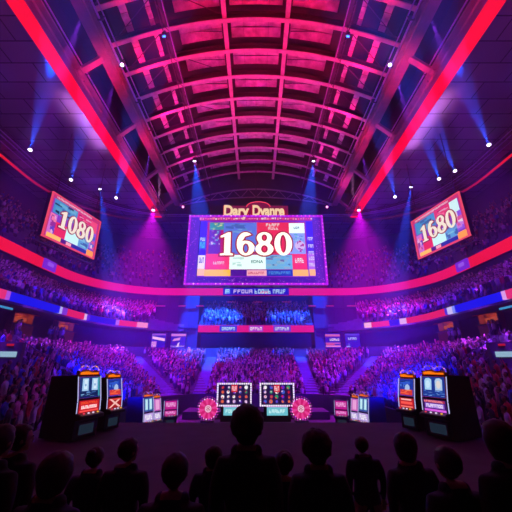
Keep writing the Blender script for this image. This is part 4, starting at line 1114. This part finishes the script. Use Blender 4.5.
rg = random.Random(21)
seats = []            # x, y, z, stand, row, index, side
def sow(spec, stand, step, fill, ymin):
    A, B, z0, z1, n = spec
    for i in range(n - (0 if stand == 'lower' else 1)):
        z = z0 + (z1 - z0) * i / (n - 1)
        pts = ring(*lerp(A, B, (i + .5) / n)); acc = rg.uniform(0, step)
        for p, q in zip(pts, pts[1:]):
            p = Vector(p); q = Vector(q); L = (q - p).length; d = (q - p) / L
            while acc < L:
                c = p + d * acc; acc += step if (stand != 'lower' or c.y < 17.5) else .42
                if c.y < ymin or rg.random() > fill: continue
                if stand == 'lower' and near_aisle(c.x, c.y): continue
                if stand == 'lower' and abs((abs(c.x) - 14.2) * .77 - (c.y - 18.0) * .64) < 1.0 and 12.0 < abs(c.x) < 15.6 and c.y < 19: continue
                if stand == 'lower' and abs(abs(c.x) - 14.2) < 1.35 and abs(c.y - 18.4) < 1.5: continue
                if stand == 'lower' and 7.0 < abs(c.x) < 14.4 and c.y > 38.2: continue
                if stand == 'middle' and 7.1 < abs(c.x) < 13.3 and c.y > 36: continue
                seats.append([c.x + rg.uniform(-.03, .03), c.y + rg.uniform(-.03, .03), z, stand, i])
            acc -= L
sow(BOWL, 'lower', .62, .97, 7.0)
sow(MID, 'middle', .42, .93, 9.0)
sow(UPPER, 'upper', .50, .34, 10.0)
for k in range(90):       # people strolling on the concourse
    s = rg.choice((-1, 1)); seats.append([s * rg.uniform(17.3, 17.9), rg.uniform(16, 28.0), 4.0, 'concourse', 0])
seats = [q for q in seats if not (q[3] == 'concourse' and any(abs(q[1] - yy) < 1.4 for yy in (24.4, 29.3, 20.6)))]

def in_view(q):
    u, v, d = project((q[0], q[1], q[2] + 1.5))
    if not (2 < u < 510 and v < 440): return False
    m = u if u < 256 else 512 - u
    return not (46 < m < 112 and v > 372)
near = sorted([q for q in seats if q[3] == 'lower' and in_view(q)], key=lambda q: math.hypot(q[0], q[1]))[:282]
near_ids = {id(q) for q in near}
ORD = ['first', 'second', 'third', 'fourth', 'fifth', 'sixth', 'seventh', 'eighth', 'ninth', 'tenth', 'eleventh', 'twelfth', 'thirteenth', 'fourteenth', 'fifteenth', 'sixteenth', 'seventeenth', 'eighteenth', 'nineteenth', 'twentieth',
       'twenty-first', 'twenty-second', 'twenty-third', 'twenty-fourth', 'twenty-fifth', 'twenty-sixth', 'twenty-seventh', 'twenty-eighth', 'twenty-ninth', 'thirtieth'] + ['thirtieth or later'] * 20
count = {}
for q in sorted([q for q in seats if q[3] == 'lower' and q[1] < 20.5], key=lambda q: -q[1]):
    key = (q[0] > 0, q[4]); count[key] = count.get(key, 0) + 1; q.append(count[key])
rg2 = random.Random(4)
for q in near:
    x, y, z, st, row = q[:5]; idx = q[5] if len(q) > 5 else 1
    pose = rg2.choices(list(POSES), [5, 1, 2, 1, 2])[0]; top = rg2.choices(list(TOPS), [3, 3, 3, 3, 2])[0]
    o = bpy.data.objects.new('spectator', proto[pose]); COL.objects.link(o)
    h = rg2.uniform(.90, 1.0)
    o.location = (x, y, z); o.rotation_euler = (0, 0, face_angle(x, y) + rg2.uniform(-.15, .15)); o.scale = (h, h, h)
    o.color = TOPS[top]
    tag(o, 'spectator, %s top, %s, %s row of %s stand, %s from dark stairs' % (top, pose, ORD[row], 'right' if x > 0 else 'left', ORD[idx - 1]), 'person', 'spectators nearest the floor in the lower stand')

# the thousands of others: one mass
def crowd(qs):
    vs = []; fs = []; cols = []
    prof = [(.11, .09, 0.0), (.15, .12, .55), (.17, .12, .95), (.16, .11, 1.12), (.205, .12, 1.36), (.13, .09, 1.45), (.055, .055, 1.50), (.075, .085, 1.58), (.09, .105, 1.66), (.078, .09, 1.74), (.02, .02, 1.79)]
    N = 6
    sit = lambda z: z * .44 if z < .95 else .42 + (z - .95)
    prof = [(a, c * (1.5 if z < .9 else 1), sit(z)) for a, c, z in prof]
    ptop = [(.70, .68, .70), (.62, .60, .66), (.30, .30, .34), (.03, .03, .05), (.05, .05, .06), (.45, .05, .07), (.07, .12, .45), (.55, .30, .45), (.18, .16, .2), (.12, .10, .16), (.03, .03, .04)]
    for q in qs:
        x, y, z = q[:3]; h = rg.uniform(.88, 1.06 if q[3] != 'concourse' else 1.0); a = face_angle(x, y) + rg.uniform(-.4, .4); ca, sa = math.cos(a), math.sin(a)
        b = len(vs); top = rg.choice(ptop); k0 = rg.uniform(.7, 1.1); top = tuple(min(1, c * k0) for c in top)
        tr = rg.choice([(.03, .03, .05), (.05, .06, .12), (.12, .11, .1)]); sk = rg.choice([(.62, .42, .33), (.5, .32, .24), (.3, .18, .12), (.7, .5, .42)]); hr = rg.choice([(.02, .015, .012), (.05, .03, .02), (.2, .13, .07), (.03, .02, .02), (.35, .28, .15)])
        for j, (rx, ry, zz) in enumerate(prof):
            for i in range(N):
                t = 2 * PI * (i + .5) / N; lx, ly = rx * math.cos(t), ry * math.sin(t) + (.02 if j > 5 else 0) + (.10 if j < 2 else 0)
                vs.append((x + h * (lx * ca - ly * sa), y + h * (lx * sa + ly * ca), z + h * zz))
                cols.append(tr if j < 3 else top if j < 6 else (hr if (j > 8 or (j > 6 and ly < 0)) else sk))
        for j in range(len(prof) - 1):
            for i in range(N): fs.append((b + j * N + i, b + j * N + (i + 1) % N, b + (j + 1) * N + (i + 1) % N, b + (j + 1) * N + i))
        fs.append(tuple(b + (len(prof) - 1) * N + i for i in range(N)))
        rr = rg.random() if q[3] != 'concourse' else 1
        arms = []
        if rr < .035: arms = [(-1, 1), (1, 1)]
        elif rr < .09: arms = [(rg.choice((-1, 1)), 1)]
        elif rr < .3: arms = [(-1, 0), (1, 0)]
        for s, up in arms:
            P = [(s * .18, 0, 1.40), (s * .23, .08, 1.62), (s * .20, .12, 1.92)] if up else [(s * .19, 0, 1.38), (s * .22, .05, 1.14), (s * .07, .20, 1.27)]
            P = [(p[0], p[1], p[2] - .53) for p in P]; b = len(vs)
            for j, p in enumerate(P):
                r = (.055, .045, .04)[j]
                for dx, dy, dz in ((-r, -r, 0), (r, -r, 0), (r, r, 0), (-r, r, 0)):
                    lx, ly, lz = p[0] + dx, p[1] + dy, p[2] + (dz if up else dx * .3)
                    vs.append((x + h * (lx * ca - ly * sa), y + h * (lx * sa + ly * ca), z + h * lz)); cols.append(top if j == 0 else sk)
            for j in range(2):
                for i in range(4): fs.append((b + j * 4 + i, b + j * 4 + (i + 1) % 4, b + j * 4 + 4 + (i + 1) % 4, b + j * 4 + 4 + i))
            fs.append((b + 8, b + 9, b + 10, b + 11))
    me = bpy.data.meshes.new('crowd'); me.from_pydata(vs, [], fs)
    at_ = me.attributes.new('Col', 'FLOAT_COLOR', 'POINT'); flat = []
    for c in cols: flat.extend((c[0], c[1], c[2], 1.0))
    at_.data.foreach_set('color', flat); me.polygons.foreach_set('use_smooth', [True] * len(fs)); me.materials.append(attr_mat('crowd_clothes'))
    o = bpy.data.objects.new('crowd', me); COL.objects.link(o); o['kind'] = 'stuff'; o['label'] = 'dense crowd of spectators filling every stand of the arena'; o['category'] = 'crowd'
crowd([q for q in seats if id(q) not in near_ids])

# ---- people standing close in front of the viewer, seen from behind
FG = {k: body_mesh('person', v, .0125, True, False, .45, ht) for k, v, ht in (
    ('down', POSES['arms down'], 0.0), ('turned', POSES['arms down'], -.6), ('phone', [((.24, .10, 1.18), (.10, .33, 1.38))] * 2, .1), ('up', POSES['one arm raised'], .15))}
def hair_mesh(kind, turn):
    hc = Vector((0, .025, 1.645)); Rh = Matrix.Translation(hc) @ Matrix.Rotation(turn, 4, 'Z')
    bm = bmesh.new(); bmesh.ops.create_uvsphere(bm, u_segments=36, v_segments=24, radius=1)
    s3 = {'short': (.089, .108, .112), 'long': (.102, .115, .118), 'bun': (.090, .108, .113), 'curly': (.122, .128, .132)}[kind]
    for v in bm.verts:
        p = v.co.copy(); n = noise.noise(p * (7 if kind == 'curly' else 4)) * (.10 if kind == 'curly' else .05)
        q = Vector((p.x * s3[0], p.y * s3[1] - .012, p.z * s3[2] + .018)) * (1 + n)
        if q.y > .035 and q.z < .065: q.y = .035 - (.065 - q.z) * .25; q.x *= .96
        if kind in ('short', 'bun', 'curly') and q.z < -.06: q.z = -.06 + (q.z + .06) * 1.35; q.x *= .88; q.y *= .9
        if kind == 'long' and q.z < -.02: k = (-.02 - q.z) / .09; q.z = -.02 - k * .15; q.x = q.x * (1 + .04 * k); q.y = q.y * (1 - .1 * k) - .02 * k
        if kind == 'long' and abs(p.z) > .9 and p.z < 0: q.z += .02
        v.co = Rh @ q
    if kind == 'bun': bmesh.ops.create_uvsphere(bm, u_segments=18, v_segments=12, radius=.045, matrix=Rh @ Matrix.Translation((0, -.105, .085)))
    me = bpy.data.meshes.new('hair'); bm.to_mesh(me); bm.free(); me.materials.append(M_hair); me.polygons.foreach_set('use_smooth', [True] * len(me.polygons)); return me
HAIR = {}
TURN = {'down': 0.0, 'turned': -.6, 'phone': .1, 'up': .15}
def person(u, vtop, d, body, hair, col, label, yaw=0.0):
    p = at(u, vtop, Y=d); h = (p.z - 0.0) / 1.775
    if (hair, body) not in HAIR: HAIR[(hair, body)] = hair_mesh(hair, TURN[body])
    t = bpy.data.objects.new('person', FG[body]); COL.objects.link(t); t.location = (p.x, p.y, 0); t.rotation_euler = (0, 0, yaw); t.scale = (1, 1, h); t.color = col
    s = .5 + h * .5; t.scale = (s, s, h)
    tag(t, label, 'person', 'audience standing in front of the viewer')
    c = bpy.data.objects.new('hair', HAIR[(hair, body)]); COL.objects.link(c); c.parent = t
DK = (.012, .012, .018, 1); NV = (.012, .016, .035, 1)
person(247, 407, 2.45, 'down', 'curly', DK, 'dark-haired person seen from behind in front of the reel displays')
person(3, 424, 2.5, 'down', 'short', DK, 'dark silhouetted person cut by the left picture edge', -.15)
person(22, 424, 2.9, 'turned', 'short', DK, 'dark short-haired person in front of the left crowd, second from the left edge', -.1)
person(497, 420, 2.25, 'down', 'long', DK, 'dark long-haired person standing closest in front of the right crowd', .1)
person(58, 452, 2.1, 'down', 'long', NV, 'dark long-haired person below the large left slot machine', -.1)
person(96, 447, 3.3, 'down', 'bun', NV, 'dark person with a hair bun below the narrower left slot machine')
person(130, 438, 3.1, 'turned', 'short', NV, 'short-haired person with head turned, below the small left slot machine', 0)
person(176, 452, 2.2, 'down', 'short', NV, 'short-haired broad silhouette standing between left wheel and small left machine')
person(214, 446, 3.4, 'down', 'long', NV, 'long-haired silhouette just left of the centre dark-haired person')
person(284, 450, 2.9, 'down', 'bun', NV, 'silhouette with a hair bun just right of the centre dark-haired person')
person(316, 431, 2.6, 'down', 'curly', NV, 'curly-haired silhouette below the right prize wheel')
person(361, 436, 3.9, 'down', 'short', NV, 'small short-haired silhouette below the small right slot machine')
person(405, 432, 2.9, 'turned', 'long', NV, 'long-haired silhouette below the narrower right slot machine', .1)
person(446, 446, 2.4, 'down', 'short', NV, 'short-haired silhouette below the large right slot machine', .1)
